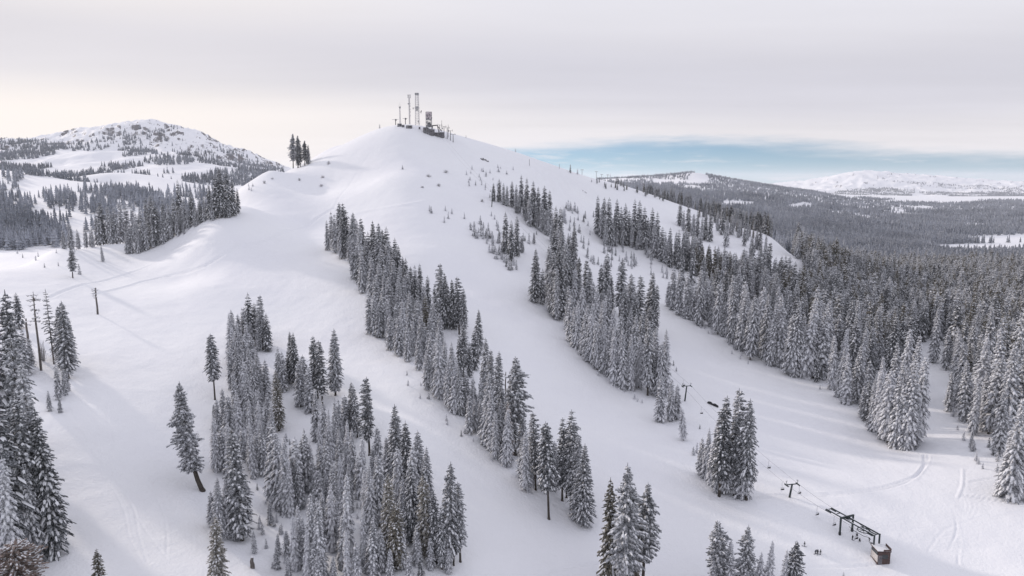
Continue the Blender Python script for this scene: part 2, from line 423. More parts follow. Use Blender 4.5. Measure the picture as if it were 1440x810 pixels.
# ------------------------------------------------------------------ trees
def crown(Ht, cb, Rr, seed, step=.62, nb=6, seg=4, snow=.6, droop=.45, expo=.7, mode='fir', wid=.5, skip=.1, lump=1.0, asym=0., curve=None):
    """branches as folded drooping blades with snow pads lying on them -> V, Q, material (0 needles, 1 snow)"""
    rd = np.random.default_rng(seed)
    Vs = []; Ms = []
    z0 = cb*Ht; zt = Ht*.985
    nwh = max(4, int((zt-z0)/step))
    gaps = rd.random(64)
    fav = rd.uniform(0, 6.28)
    for i in range(nwh):
        u = (i+rd.uniform(-.3, .3))/nwh; u = min(max(u, 0), .995)
        z = z0+(zt-z0)*u
        if mode == 'fir':
            pr = min(1, .62+2.2*u)*(1-u)**expo + .02
        elif mode == 'pine':
            pr = (min(1, .55+1.6*u))*(1-u**2.4)**.85*(.80+.20*math.sin(u*23+seed)) + .04
        else:
            pr = math.sqrt(max(0, 1-(2*u-1)**2))*.9+.1
        pr *= .82+.36*gaps[int(u*40) % 64]
        nbi = max(3, int(round(nb*(.55+.45*pr)))) if mode == 'fir' else nb
        a0 = rd.uniform(0, 6.28)
        for j in range(nbi):
            if rd.random() < skip: continue
            az = a0+6.2832*j/nbi+rd.uniform(-.3, .3)
            L = Rr*pr*rd.uniform(.72, 1.12)*(1+asym*math.cos(az-fav))
            if L < .12: L = .12
            ns = max(1, min(seg, int(round(seg*L/Rr+.6))))
            up = .30*u-.05 if mode == 'fir' else rd.uniform(-.05, .4)
            dr = droop*(1.15-.6*u)
            dx, dy = math.cos(az), math.sin(az); sx, sy = -dy, dx
            cx = cy = 0.0
            if curve is not None: cx, cy = curve(z)
            t0 = .12
            zz = z+rd.uniform(-.2, .2)
            for q in range(ns):
                ta = t0+(1-t0)*q/ns; tb = t0+(1-t0)*(q+1.25)/ns
                ra, rb = L*ta, L*tb
                za = zz+L*(up*ta-dr*ta*ta); zb = zz+L*(up*tb-dr*tb*tb)
                w = wid*(1.0-.45*ta)*rd.uniform(.75, 1.3)*min(1.3, .35+L*.45)
                dz = w*rd.uniform(.3, .75)
                for side in (-1, 1):
                    jx = rd.uniform(-.12, .12, 6)
                    Vs.append([(cx+dx*ra, cy+dy*ra, za), (cx+dx*rb, cy+dy*rb, zb),
                               (cx+dx*(rb+.25*w)+sx*side*w*.55+jx[0], cy+dy*(rb+.25*w)+sy*side*w*.55+jx[1], zb-dz*1.15+jx[2]),
                               (cx+dx*(ra+.4*w)+sx*side*w+jx[3], cy+dy*(ra+.4*w)+sy*side*w+jx[4], za-dz+jx[5])])
                    Ms.append(0)
                if rd.random() < snow:
                    o = .10*lump+.05; w2 = w*rd.uniform(.45, .8)*lump; d2 = dz*.5
                    ea = ra+(rb-ra)*rd.uniform(0, .3); eb = ra+(rb-ra)*rd.uniform(.8, 1.05)
                    for side in (-1, 1):
                        if rd.random() < .12: continue
                        Vs.append([(cx+dx*ea, cy+dy*ea, za+o), (cx+dx*eb, cy+dy*eb, zb+o),
                                   (cx+dx*(eb+.15*w)+sx*side*w2*.6, cy+dy*(eb+.15*w)+sy*side*w2*.6, zb-d2+o*.6),
                                   (cx+dx*(ea+.3*w)+sx*side*w2, cy+dy*(ea+.3*w)+sy*side*w2, za-d2+o*.6)])
                        Ms.append(1)
    # leader
    cx = cy = 0.0
    if curve is not None: cx, cy = curve(Ht)
    for a in (0, 1.57):
        dx, dy = math.cos(a)*.16, math.sin(a)*.16
        Vs.append([(cx-dx, cy-dy, Ht-1.2), (cx+dx, cy+dy, Ht-1.2), (cx+dx*.2, cy+dy*.2, Ht), (cx-dx*.2, cy-dy*.2, Ht)]); Ms.append(0)
    V = np.array(Vs, float).reshape(-1, 3); Q = np.arange(len(V)).reshape(-1, 4)
    return V, Q, np.array(Ms)
def lowtree(Ht, Rr, seed, nwh, nb, snow, cb=.1, expo=.75):
    rd = np.random.default_rng(seed); Vs = []; Ms = []
    for i in range(nwh):
        u = i/nwh
        z = Ht*(cb+(1-cb)*u); L0 = Rr*((1-u)**expo)*rd.uniform(.85, 1.15)+.1
        stepz = Ht*(1-cb)/nwh
        a0 = rd.uniform(0, 6.28)
        for j in range(nb):
            az = a0+6.2832*j/nb+rd.uniform(-.25, .25); L = L0*rd.uniform(.7, 1.2)
            dx, dy = math.cos(az), math.sin(az); sx, sy = -dy, dx
            w = L*math.pi/nb*rd.uniform(.8, 1.2)
            top = z+stepz*rd.uniform(1.1, 1.6); bot = z-L*.25
            Vs.append([(0, 0, top), (dx*L*.75+sx*w, dy*L*.75+sy*w, bot+L*.15), (dx*L, dy*L, bot), (dx*L*.75-sx*w, dy*L*.75-sy*w, bot+L*.15)])
            Ms.append(0)
            if rd.random() < snow:
                f = rd.uniform(.35, .6); g = rd.uniform(.55, .95); h = .12
                a = Vector((0, 0, top)); e = Vector((dx*L, dy*L, bot))
                m0 = a.lerp(e, f-.25); m1 = a.lerp(e, g)
                mid = a.lerp(e, (f+g)/2)
                ww = w*rd.uniform(.35, .7)
                up = Vector((dx*.15, dy*.15, h))
                Vs.append([m0+up, mid+up+Vector((sx, sy, -.1))*ww, m1+up, mid+up-Vector((sx, sy, .1))*ww]); Ms.append(1)
    V = np.array([tuple(p) for q in Vs for p in q], float); Q = np.arange(len(V)).reshape(-1, 4)
    return V, Q, np.array(Ms)
def trunk_mesh(Ht, r0, mats, curve=None, n=7, stubs=0, seed=0, top=.97):
    mb = MB(); rd = random.Random(seed)
    zs = [-2.5, 0, .6]+[Ht*top*t for t in (.1, .25, .4, .55, .7, .85, 1)]
    pts = []; rad = []
    for z in zs:
        cx, cy = curve(z) if curve else (0, 0)
        pts.append((cx, cy, z)); rad.append(max(.04, r0*(1-.93*max(z, 0)/(Ht*top))*(1.25 if z <= 0 else 1)))
    mb.tube(pts, rad, n)
    for i in range(stubs):
        z = Ht*rd.uniform(.25, .95); a = rd.uniform(0, 6.28); L = rd.uniform(.8, 2.6)*(1.15-z/Ht)
        cx, cy = curve(z) if curve else (0, 0)
        mb.tube([(cx, cy, z), (cx+math.cos(a)*L*.6, cy+math.sin(a)*L*.6, z+L*.1), (cx+math.cos(a)*L, cy+math.sin(a)*L, z-L*.15)], [.09, .06, .03], 4, cap=False)
    return mb

PROT = {}
def proto(kind, V, Q, Mi, mats, tr, tmat):
    me = quad_mesh('crown', V, Q, Mi, mats)
    n = bpy.data.meshes.new('trunk'); n.from_pydata([tuple(p) for p in tr.v], [], tr.f); n.materials.append(tmat)
    n.polygons.foreach_set('use_smooth', [True]*len(tr.f)); n.update()
    PROT.setdefault(kind, []).append((me, n))
SN = M['branch_snow']
H0 = 30.0       # prototypes are 30 m tall, scaled per tree
for k in range(8):   # tall dark firs
    V, Q, Mi = crown(H0, [.10, .16, .06, .2, .12, .05, .25, .08][k], [3.8, 3.3, 4.1, 3.4, 3.2, 4.4, 3.0, 3.6][k], 11+k, .50, 8, 5, [.6,.5,.65,.5,.6,.7,.45,.6][k], [.4,.5,.35,.4,.55,.45,.3,.4][k], [.52,.40,.62,.46,.5,.7,.36,.56][k], wid=.50, skip=[.12,.2,.1,.16,.12,.1,.28,.14][k], asym=[0,.15,0,.2,.1,0,.3,.12][k])
    proto('tall', V, Q, Mi, [M['needles'], SN], trunk_mesh(H0, .42, M['bark'], n=8, seed=k), M['bark'])
for k in range(7):   # frosted firs
    V, Q, Mi = crown(H0, [.04, .03, .07, .05, .02, .1, .03][k], [3.5, 3.1, 3.8, 2.9, 4.2, 3.3, 3.6][k], 31+k, .56, 8, 4, .85, [.52,.6,.45,.55,.5,.65,.5][k], [.60,.48,.7,.55,.78,.42,.62][k], wid=.55, skip=[.08,.1,.06,.14,.08,.18,.1][k], asym=[0,.1,0,.2,0,.15,.1][k])
    proto('frost', V, Q, Mi, [M['needles_frost'], SN], trunk_mesh(H0, .36, M['bark'], n=8, seed=k), M['bark'])
for k in range(3):   # slim spires
    V, Q, Mi = crown(H0, .03, [2.9, 2.5, 3.1][k], 51+k, .7, 7, 3, .85, .6, .62, wid=.68, skip=.06)
    proto('slim', V, Q, Mi, [M['needles_frost'], SN], trunk_mesh(H0, .36, M['bark'], n=7, seed=k), M['bark'])
for k in range(2):   # snow-laden
    V, Q, Mi = crown(H0, .04, 4.6, 61+k, 1.15, 6, 4, .97, .75, .6, wid=1.1, skip=.05, lump=1.4)
    proto('laden', V, Q, Mi, [M['needles_frost'], SN], trunk_mesh(H0, .45, M['bark'], n=8), M['bark'])
for k in range(3):   # broad pines with clumped limbs
    V, Q, Mi = crown(H0, [.10, .22, .36][k], [4.3, 4.6, 4.2][k], 71+k, .46, 9, 6, .62, .30, .5, mode='pine', wid=.55, skip=.2, asym=.2)
    proto('pine', V, Q, Mi, [M['needles'], SN], trunk_mesh(H0, .5, M['bark'], n=9, stubs=6, seed=k), M['bark'])
V, Q, Mi = crown(H0, .34, 3.7, 81, .50, 8, 5, .5, .4, .42, wid=.60, skip=.14)
proto('bare', V, Q, Mi, [M['needles'], SN], trunk_mesh(H0, .42, M['bark'], n=8, stubs=5), M['bark'])
cv = lambda z: (-3.9*(1-math.exp(-max(z, 0)/8.0)), .4*math.sin(z/7))
V, Q, Mi = crown(H0, .20, 3.7, 82, .42, 9, 6, .6, .30, .35, mode='pine', wid=.55, skip=.12, asym=.15, curve=cv)
proto('crooked', V, Q, Mi, [M['needles_frost'], SN], trunk_mesh(H0, .62, M['bark'], curve=cv, n=9, stubs=5), M['bark'])
V, Q, Mi = crown(H0, .30, 3.0, 83, .9, 6, 3, .4, .2, .5, wid=.4, skip=.25)
proto('sparse', V, Q, Mi, [M['needles'], SN], trunk_mesh(H0, .36, M['dead_wood'], n=8, stubs=26, seed=4), M['dead_wood'])
for k in range(2):
    V, Q, Mi = crown(H0, .08, 3.8, 84+k, .52, 8, 5, .45, .40, .55, wid=.5, skip=.12)
    proto('olive', V, Q, Mi, [M['needles_olive'], SN], trunk_mesh(H0, .42, M['bark'], n=8), M['bark'])
V, Q, Mi = crown(H0, .08, 3.4, 87, .6, 7, 4, .35, .42, .55, wid=.5, skip=.2)
proto('brown', V, Q, Mi, [M['needles_brown'], SN], trunk_mesh(H0, .4, M['bark'], n=8), M['bark'])
V, Q, Mi = crown(H0, .15, 9.5, 88, .8, 11, 8, .55, .1, .5, mode='round', wid=.7, skip=.2)
proto('bushy', V, Q, Mi, [M['needles_brown'], SN], trunk_mesh(H0, .6, M['bark'], n=8), M['bark'])
SAP = []
for k in range(5):
    V, Q, Mi = crown(6.0, .02, [1.15, 1.4, .95, 1.6, 1.2][k], 91+k, .42, 6, 2, .75, .45, .75, wid=.45, skip=.1)
    SAP.append(quad_mesh('young_fir', V, Q, Mi, [M['needles' if k == 0 else 'needles_frost'], SN]))

ORD = ['leftmost', 'second from left', 'third from left', 'fourth from left', 'fifth from left', 'sixth from left', 'seventh from left',
       'eighth from left', 'ninth from left', 'tenth from left', 'eleventh from left', 'twelfth from left', 'thirteenth from left',
       'fourteenth from left', 'fifteenth from left', 'sixteenth from left']
ADJ = {'tall': 'tall dark fir', 'frost': 'frosted fir', 'slim': 'slim white-frosted fir', 'laden': 'heavily snow-laden fir', 'pine': 'broad clumped pine',
       'bare': 'fir with bare lower trunk', 'crooked': 'crooked pine', 'sparse': 'sparse thin fir', 'olive': 'olive-brown tinted fir',
       'brown': 'reddish-brown dying fir', 'bushy': 'pinkish frosted bushy tree'}
ALL = []      # every tree: dict(kind, tx, ty, by, clump, base, H)
def solve(tx, ty, by, ymax=3000):
    v = (PH/2-by)/F
    st = s_of(tx, ty)
    bx = PW/2+F*st*(CT+v*ST)
    g = ground(bx, by, ymax)
    Ht = k_of(ty)*g.y-g.z
    return g, Ht
def T(clump, kind, *pts, explicit=True, label=None):
    for p in pts:
        tx, ty, by = p[:3]
        g, Ht = solve(tx, ty, by, 640 if clump in ('tline', 'lfir', 'ltree') else 3000)
        ALL.append(dict(kind=kind, tx=tx, ty=ty, by=by, clump=clump, g=g, H=Ht, ex=explicit, label=label))
CL = {
 'ledge': 'the big dark stand, left edge', 'lupper': 'the thin stand beside the left snag', 'tline': 'the far left tree line',
 'ctop': "the wide stand's pointed top", 'cmid': "the wide stand's upper half", 'clow': "the wide stand's lower left",
 'cright': "the wide stand's dark right side", 'cfrost': "the wide stand's pale middle",
 'stop': "the central strip's top clump", 'smid': "the central strip's middle", 'slow': "the central strip's lower half",
 'send': 'the clump ending the central strip', 'btop': 'the clump by the upper tower', 'bmid': "the second strip's upper part",
 'blow': "the second strip's lower part", 'kclump': 'the clump under the right crest', 'kright': 'the small stand across the ridge',
 'edge': 'the forest edge, right piste', 'point': 'the forest tip above the track', 'lift': 'the lone clump by the lift',
 'rside': 'the stand at the right edge', 'rback': 'the forest behind the right piste',
}
# left edge
T('ledge','tall',(3,408,640),(13,468,700),(38,545,772),(55,572,780),(28,552,765),(10,560,790),(46,590,770),(-12,540,800),(-20,440,690),(66,640,760))
T('ledge','frost',(22,505,735),(-4,640,812),(30,640,790))
T('lupper','tall',(22,411,462),(85,422,532),(79,430,505),(90,445,520))
T('lupper','sparse',(65,406,512))
T('lupper','frost',(20,453,512),(30,462,527),(40,475,515),(28,480,520),(78,512,562),(93,522,550),(88,518,556),(12,440,500))
T('lupper','slim',(67,549,578),(83,560,580),(3,450,520))
# far-left tree line
T('tline','tall',(310,235,305),(318,241,304),(302,244,306),(326,250,303),(333,264,300),(293,258,309),(249,252,318),(268,268,316),(204,276,340),(210,274,342),(216,280,345),(307,255,306),(314,262,306),(140,282,337),(228,279,336))
T('tline','frost',(286,274,311),(279,279,314),(258,278,321),(243,273,328),(236,286,336),(221,290,342),(196,290,350),(190,298,352),(185,288,340),(176,286,338),(168,284,335),(160,290,336),(150,288,335),(137,290,340),(230,295,340),(212,300,348),(203,305,352),(180,312,356),(177,325,357),(118,312,346),(97,313,346),(108,322,348),(126,324,345),(145,310,343),(252,290,325),(263,290,322),(272,290,319),(240,300,334),(297,275,310),(320,275,306),(192,320,356))
T('tline','slim',(275,290,318),(88,322,350),(155,300,340),(248,300,332),(226,306,343),(134,305,342))
T('ltree','pine',(98,346,391),label='small dark fir alone on the snowy left shoulder')
T('lfir','frost',(143,345,368),label='small bent fir just below the far left tree line')
T('lridge','pine',(410,187,235),(417,190,236),(427,197,233))
T('lridge','tall',(421,203,235),(432,203,231))
# wide foreground stand
T('crooked','crooked',(256,533,690),label='crooked pine with curved bare trunk, left of the wide foreground stand')
T('bare','bare',(296,468,562),label='fir with bare trunk standing left of the wide foreground stand')
T('ctop','tall',(348,411,478),(366,414,492),(374,440,494),(357,425,478),(362,432,482))
T('ctop','frost',(340,432,482),(334,441,486),(326,435,505),(321,440,512),(332,452,520),(345,455,525),(352,470,530),(342,470,535),(326,470,530),(370,455,488))
T('cmid','frost',(322,486,548),(335,485,556),(350,487,565),(362,492,562),(372,505,562),(354,505,574),(340,508,590),(330,522,592),(346,520,600),(312,545,600),(304,560,606),(390,488,546),(396,494,550),(420,505,572),(425,498,562),(433,515,580),(300,585,662),(362,545,612),(375,550,610),(320,555,618),(334,550,625))
T('cmid','tall',(443,471,560),(450,479,575),(468,461,556),(408,466,535),(413,467,545),(405,490,540))
T('cmid','olive',(388,520,606))
T('cmid','slim',(360,560,640),(347,560,640),(318,590,670),(310,600,662),(352,590,672),(368,590,668),(300,568,590),(379,565,640),(441,545,620),(455,560,640))
T('clow','tall',(330,600,760),(338,627,742))
T('clow','frost',(304,672,757),(314,665,755),(325,690,755),(296,690,740))
T('clow','slim',(380,590,705),(388,600,716),(396,612,724),(404,640,726),(418,640,715),(430,600,690),(420,615,690),(419,708,790),(412,722,802),(432,690,806),(446,702,814),(430,742,816),(440,760,818),(402,745,782),(390,750,780),(388,768,800),(356,746,778),(378,700,738),(452,770,822),(468,782,820),(404,780,815))
T('laden','laden',(409,612,706),label='pine heaped with thick snow in the middle of the wide foreground stand')
T('bigleft','olive',(299,725,835),label='grey-green fir at the bottom edge left of the wide foreground stand')
T('cfrost','slim',(470,560,640),(460,575,660),(448,590,665),(437,620,690),(450,625,690),(462,610,700),(474,600,690),(485,590,680),(494,600,690),(505,610,700),(478,640,710),(490,650,720),(503,640,700),(464,680,774),(452,690,772),(484,664,790),(487,742,818),(509,712,795),(521,725,812),(534,742,804),(500,760,820),(470,700,770),(478,720,800),(446,660,720),(530,600,650),(524,625,670))
T('cfrost','frost',(475,560,625),(484,555,615),(482,700,780),(468,650,740),(445,780,830),(514,660,740))
T('cright','tall',(516,528,640),(500,540,615),(492,537,610),(555,568,688),(570,590,700),(587,604,705),(628,650,792),(646,676,790),(598,628,725),(612,690,792),(577,650,762),(620,720,800),(637,720,795),(596,700,775))
T('cright','frost',(541,615,690),(519,650,748),(530,640,740),(560,630,720),(576,625,730),(565,740,800),(585,740,795),(630,770,806),(548,770,820),(605,755,800),(575,775,822))
T('cright','olive',(545,665,788),(556,705,800),(602,665,780))
# central strip
T('smid','frost',(508,352,412),(522,360,420),(532,368,428),(541,372,432),(552,366,425),(562,372,430),(572,378,436),(528,385,445),(546,388,450),(560,380,440),(583,372,428))
T('smid','tall',(537,352,418),(570,362,424),(552,356,415))
T('kright','frost',(1065,322,350),(1078,328,358),(1058,330,362))
T('kright','tall',(1048,316,346),(1070,318,352))
T('stop','tall',(476,284,352),(487,285,364),(482,292,362),(493,298,366),(509,306,385),(525,310,388),(531,313,392),(555,334,388),(560,344,392),(566,360,398),(517,325,385),(538,322,390),(550,345,395))
T('stop','frost',(465,297,348),(459,309,352),(470,300,356),(501,308,362),(504,318,395),(497,330,392),(507,345,408),(520,350,402),(535,345,402),(547,355,402),(544,335,398),(514,335,392),(478,310,364))
T('stop','sparse',(543,318,385))
T('smid','tall',(590,370,425),(577,374,420),(601,387,440),(618,369,459),(629,383,460),(645,389,470),(638,392,462),(652,405,474),(583,385,430),(611,400,452),(624,400,462))
T('smid','frost',(518,408,469),(525,412,472),(537,405,472),(545,420,478),(550,400,450),(560,395,455),(568,390,440),(557,425,482),(566,420,490),(575,410,480),(585,420,480),(592,435,500),(605,440,505),(560,445,500),(572,455,508),(532,425,475),(548,440,492),(580,450,500),(596,400,445),(610,425,480))
T('smid','brown',(598,415,470))
T('slow','tall',(672,434,505),(667,462,520),(651,455,530),(646,470,530),(683,474,560),(690,490,580),(701,494,600),(718,540,640),(705,540,620),(660,480,530))
T('slow','frost',(618,462,560),(610,480,553),(600,490,548),(625,478,560),(630,500,572),(638,505,580),(647,512,584),(655,520,580),(660,553,610),(668,560,608),(684,520,626),(692,545,634),(676,530,590),(697,575,645),(712,575,655),(735,575,640),(675,560,605),(605,465,530),(588,470,520),(640,480,560),(703,560,635),(665,530,585))
T('slow','pine',(724,500,640))
T('slow','brown',(716,565,650))
T('send','tall',(754,578,689),(792,588,704),(805,578,716),(823,623,738),(798,600,700),(813,610,722))
T('send','frost',(740,604,690),(735,612,672),(747,600,680),(765,605,682),(816,628,726),(782,620,690))
T('sbare','bare',(773,593,730),label='fir with long bare trunk at the front foot of the central strip')
# foreground bottom
T('fpine','pine',(880,650,860),label='tallest bushy pine at the bottom centre edge')
T('fpine2','olive',(862,672,845),label='bushy fir leaning against the left side of the tallest bottom pine')
T('fpine3','pine',(908,675,840),label='open-limbed pine on the right of the tallest bottom pine')
T('fpine4','olive',(893,700,850),label='short brownish fir between the two bottom pines')
T('frow','pine',(1018,733,850),(1055,738,852),(1115,758,845))
T('frow','frost',(1030,757,850),(1083,757,850),(1105,772,848),(1006,775,850),(1070,775,850))
T('fbl','olive',(135,770,860),label='small grey-brown treetop rising from the bottom edge, left')
T('fbush','bushy',(22,762,850),label='pinkish frosted bushy tree in the bottom left corner')
T('ftip','frost',(1187,803,850),label='tiny treetop at the bottom edge below the lift station')
# second strip
T('btop','tall',(702,251,284),(733,245,292),(741,249,306),(750,254,308),(757,262,312),(766,260,322),(773,267,318),(694,257,283),(720,254,291),(747,270,316),(738,270,306))
T('btop','frost',(708,257,288),(713,260,290),(726,259,294),(745,275,318),(754,285,320),(762,280,326),(771,290,332),(730,270,300),(761,296,326),(768,296,330))
T('btop','tall',(711,297,356),(727,302,360))
T('btop','bare',(719,309,367))
T('bmid','tall',(782,289,345),(788,291,350),(783,320,395),(806,316,385),(800,330,380),(793,320,388),(797,340,440),(788,340,448),(778,350,440),(753,349,425),(763,377,428),(812,360,430),(822,365,440),(828,375,452),(802,360,440),(774,345,420))
T('bmid','frost',(777,300,340),(779,325,365),(790,355,430),(806,375,445),(772,370,415),(784,375,450),(815,390,445),(835,395,460))
T('blow','tall',(854,354,415),(873,363,446),(888,384,476),(902,387,480),(914,381,470),(860,385,440),(846,370,430),(880,400,480),(895,410,485),(920,400,480),(914,450,556),(912,430,520))
T('blow','frost',(803,412,480),(812,420,490),(822,425,500),(832,425,495),(841,450,520),(850,455,525),(866,458,540),(878,463,546),(889,470,548),(900,470,545),(925,458,550),(936,462,556),(930,480,560),(860,430,510),(872,440,515),(848,420,500),(835,440,512),(820,400,470),(826,455,508),(905,440,520),(893,440,520),(857,470,530),(884,430,500),(930,530,593),(945,533,592),(953,540,590),(920,490,555),(800,400,465),(808,430,488),(840,400,480),(855,400,470))
T('bsingle','frost',(963,572,619),label='small single fir below the foot of the second strip')
# clump under right crest
T('kclump','tall',(841,274,330),(857,277,345),(868,279,340),(893,279,345),(900,281,342),(880,285,345),(850,277,335),(885,295,345),(918,291,350),(925,297,358),(907,290,350),(932,318,368),(943,336,376),(866,290,345),(955,322,378))
T('kclump','frost',(846,290,335),(852,300,346),(874,290,342),(862,305,345),(912,305,350),(889,305,348),(900,305,350),(936,325,370),(921,310,362),(875,310,345))
T('kright','tall',(957,283,318),(969,286,330),(982,293,335),(993,300,338),(1000,298,340),(1017,289,330))
T('kright','frost',(962,295,325),(976,300,332),(988,305,338),(1023,307,347),(1030,300,330),(1040,308,334),(1010,295,325),(1052,312,338))
# forest edge
T('edge','tall',(976,342,400),(1022,378,465),(1044,352,430),(1067,345,420),(1082,340,410),(1100,359,420),(1054,362,430),(1115,372,425),(1075,375,450),(1010,372,450),(960,350,410),(1128,375,430),(1092,380,450),(1032,370,450),(990,360,430))
T('edge','frost',(941,395,431),(948,372,436),(957,375,443),(968,380,448),(974,392,450),(986,378,457),(1002,402,459),(1036,385,483),(1044,402,492),(1060,412,506),(1071,402,500),(1089,424,514),(1105,412,516),(1124,420,529),(1140,418,530),(1160,432,532),(1176,470,548),(1013,395,470),(1052,395,490),(1098,400,500),(1116,440,528),(1133,440,530),(1150,400,510),(1080,410,505),(1028,400,475),(980,395,450),(995,385,450),(1168,420,520),(1146,470,532))
T('point','frost',(1184,485,558),(1195,495,568),(1210,482,566),(1224,505,572),(1232,530,606),(1243,520,612),(1257,520,622),(1270,505,630),(1288,500,632),(1302,500,622),(1278,515,630),(1240,500,580),(1215,460,540),(1265,480,590),(1250,540,618),(1190,460,540),(1205,440,530),(1295,470,570),(1280,460,560))
T('point','tall',(1228,440,520),(1243,430,520),(1260,440,540),(1200,420,510),(1180,410,505),(1283,440,540))
T('lift','tall',(1018,557,697),(1040,545,696),(1057,560,703),(1028,590,690))
T('lift','frost',(1006,592,682),(996,600,672),(988,615,668),(1012,620,692),(1049,600,700),(1032,620,694))
T('rside','frost',(1340,520,578),(1366,505,592),(1376,530,612),(1390,520,606),(1402,500,610),(1414,540,640),(1436,560,700),(1422,600,696),(1446,580,690),(1430,480,620),(1358,480,560),(1415,460,590),(1385,470,580),(1455,520,660),(1348,470,540),(1440,430,580),(1335,460,520),(1320,430,510),(1370,440,530),(1400,430,550))
# ----- fill the forest floor behind the right piste
def inside(px, py, poly):
    c = np.zeros(px.shape, bool); n = len(poly)
    for i in range(n):
        x1, y1 = poly[i]; x2, y2 = poly[(i+1) % n]
        cnd = ((y1 > py) != (y2 > py)) & (px < (x2-x1)*(py-y1)/((y2-y1)+1e-9)+x1)
        c ^= cnd
    return c
FOREST = [(930,372),(1000,395),(1060,425),(1110,465),(1170,520),(1215,548),(1232,540),(1222,505),(1255,512),(1300,480),(1330,478),(1345,540),(1385,590),(1440,640),(1560,700),(1700,700),(1700,356),(1440,357),(1330,357),(1308,350),(1300,338),(1090,338),(1131,372),(1140,410),(1120,418),(1085,400),(1050,392),(1010,385),(970,365)]
def scatter(poly, ya, yb, sa, sb, area, seed, keep=None, vis=True):
    """ground points spread evenly over the land, kept inside an outline on the hillside"""
    rd = np.random.default_rng(seed)
    n = int((sb-sa)*(yb*yb-ya*ya)/2/area)
    y = np.sqrt(rd.random(n)*(yb*yb-ya*ya)+ya*ya); s = sa+rd.random(n)*(sb-sa)
    x = s*y; z = hgt(x, y); px, py = proj(x, y, z)
    ok = np.ones(n, bool) if poly is None else inside(px, py, poly)
    if keep is not None: ok &= keep(px, py, x, y, rd)
    return x[ok], y[ok], z[ok], px[ok], py[ok]
def thin(x, y, dmin):
    cell = {}; keep = []
    for i in range(len(x)):
        c = (int(x[i]//dmin), int(y[i]//dmin)); good = True
        for a in (-1, 0, 1):
            for b_ in (-1, 0, 1):
                for j in cell.get((c[0]+a, c[1]+b_), ()):
                    if (x[i]-x[j])**2+(y[i]-y[j])**2 < dmin*dmin: good = False
        if good: cell.setdefault(c, []).append(i); keep.append(i)
    return np.array(keep, int)
FX, FY, FZ, FPX, FPY = scatter(FOREST, 300, 1150, .15, 1.05, 22, 5)
kk = thin(FX, FY, 5.2)
FX, FY, FZ, FPX, FPY = FX[kk], FY[kk], FZ[kk], FPX[kk], FPY[kk]
exy = np.array([(t['g'].x, t['g'].y) for t in ALL])
ok = np.array([((exy[:, 0]-a)**2+(exy[:, 1]-b_)**2).min() > 20 for a, b_ in zip(FX, FY)])
FX, FY, FZ, FPX, FPY = FX[ok], FY[ok], FZ[ok], FPX[ok], FPY[ok]
rd = np.random.default_rng(3)
FH = np.clip(rd.normal(30, 5, len(FX)), 16, 42)
for x, y, z, h in zip(FX, FY, FZ, FH):
    tx, ty = proj(x, y, z+h); _, by = proj(x, y, z)
    kd = rd.choice(['tall', 'frost', 'olive', 'slim'], p=[.38, .28, .30, .04])
    ALL.append(dict(kind=str(kd), tx=tx, ty=ty, by=by, clump='rback', g=Vector((x, y, z)), H=h, ex=False, label=None))
# extra firs thickening the hidden interior of the stands
def thicken(clump, kinds, n, seed):
    L = [t for t in ALL if t['clump'] == clump]; rr = random.Random(seed)
    for i in range(n):
        a, b_ = rr.sample(L, 2)
        if abs(a['tx']-b_['tx']) > 45 or abs(a['by']-b_['by']) > 45: continue
        f = rr.uniform(.25, .75)
        x = a['g'].x*f+b_['g'].x*(1-f)+rr.uniform(-1.5, 1.5); y = a['g'].y*f+b_['g'].y*(1-f)+rr.uniform(-1.5, 1.5)
        if any((t['g'].x-x)**2+(t['g'].y-y)**2 < 6 for t in L): continue
        h = min(a['H'], b_['H'])*rr.uniform(.45, .88); z = float(hgt(x, y))
        tx, ty = proj(x, y, z+h); _, by = proj(x, y, z)
        d = dict(kind=rr.choice(kinds), tx=tx, ty=ty, by=by, clump=clump, g=Vector((x, y, z)), H=h, ex=False, label=None)
        ALL.append(d); L.append(d)
thicken('cfrost', ['slim', 'frost'], 60, 1); thicken('cmid', ['slim', 'frost'], 60, 2); thicken('cright', ['frost', 'tall'], 40, 3)
thicken('smid', ['frost', 'slim'], 60, 4); thicken('slow', ['frost', 'slim', 'tall'], 60, 5); thicken('blow', ['frost', 'tall'], 80, 6)
thicken('bmid', ['frost', 'tall'], 40, 7); thicken('edge', ['frost', 'tall'], 80, 8); thicken('stop', ['frost', 'tall'], 40, 9)
thicken('clow', ['slim'], 40, 10); thicken('tline', ['frost', 'tall'], 60, 11); thicken('kclump', ['frost', 'slim'], 50, 12)
thicken('point', ['frost', 'tall'], 40, 13); thicken('ledge', ['tall'], 20, 14); thicken('btop', ['frost', 'tall'], 40, 15)
thicken('ctop', ['frost', 'slim'], 30, 16); thicken('rside', ['frost'], 40, 17); thicken('send', ['frost'], 10, 18); thicken('lift', ['frost'], 10, 19)

for t in ALL: t['px'] = (t['by']-t['ty'])
def inframe(t): return -10 < t['tx'] < 1450 and t['ty'] < 805
cand = [t for t in ALL if inframe(t)]
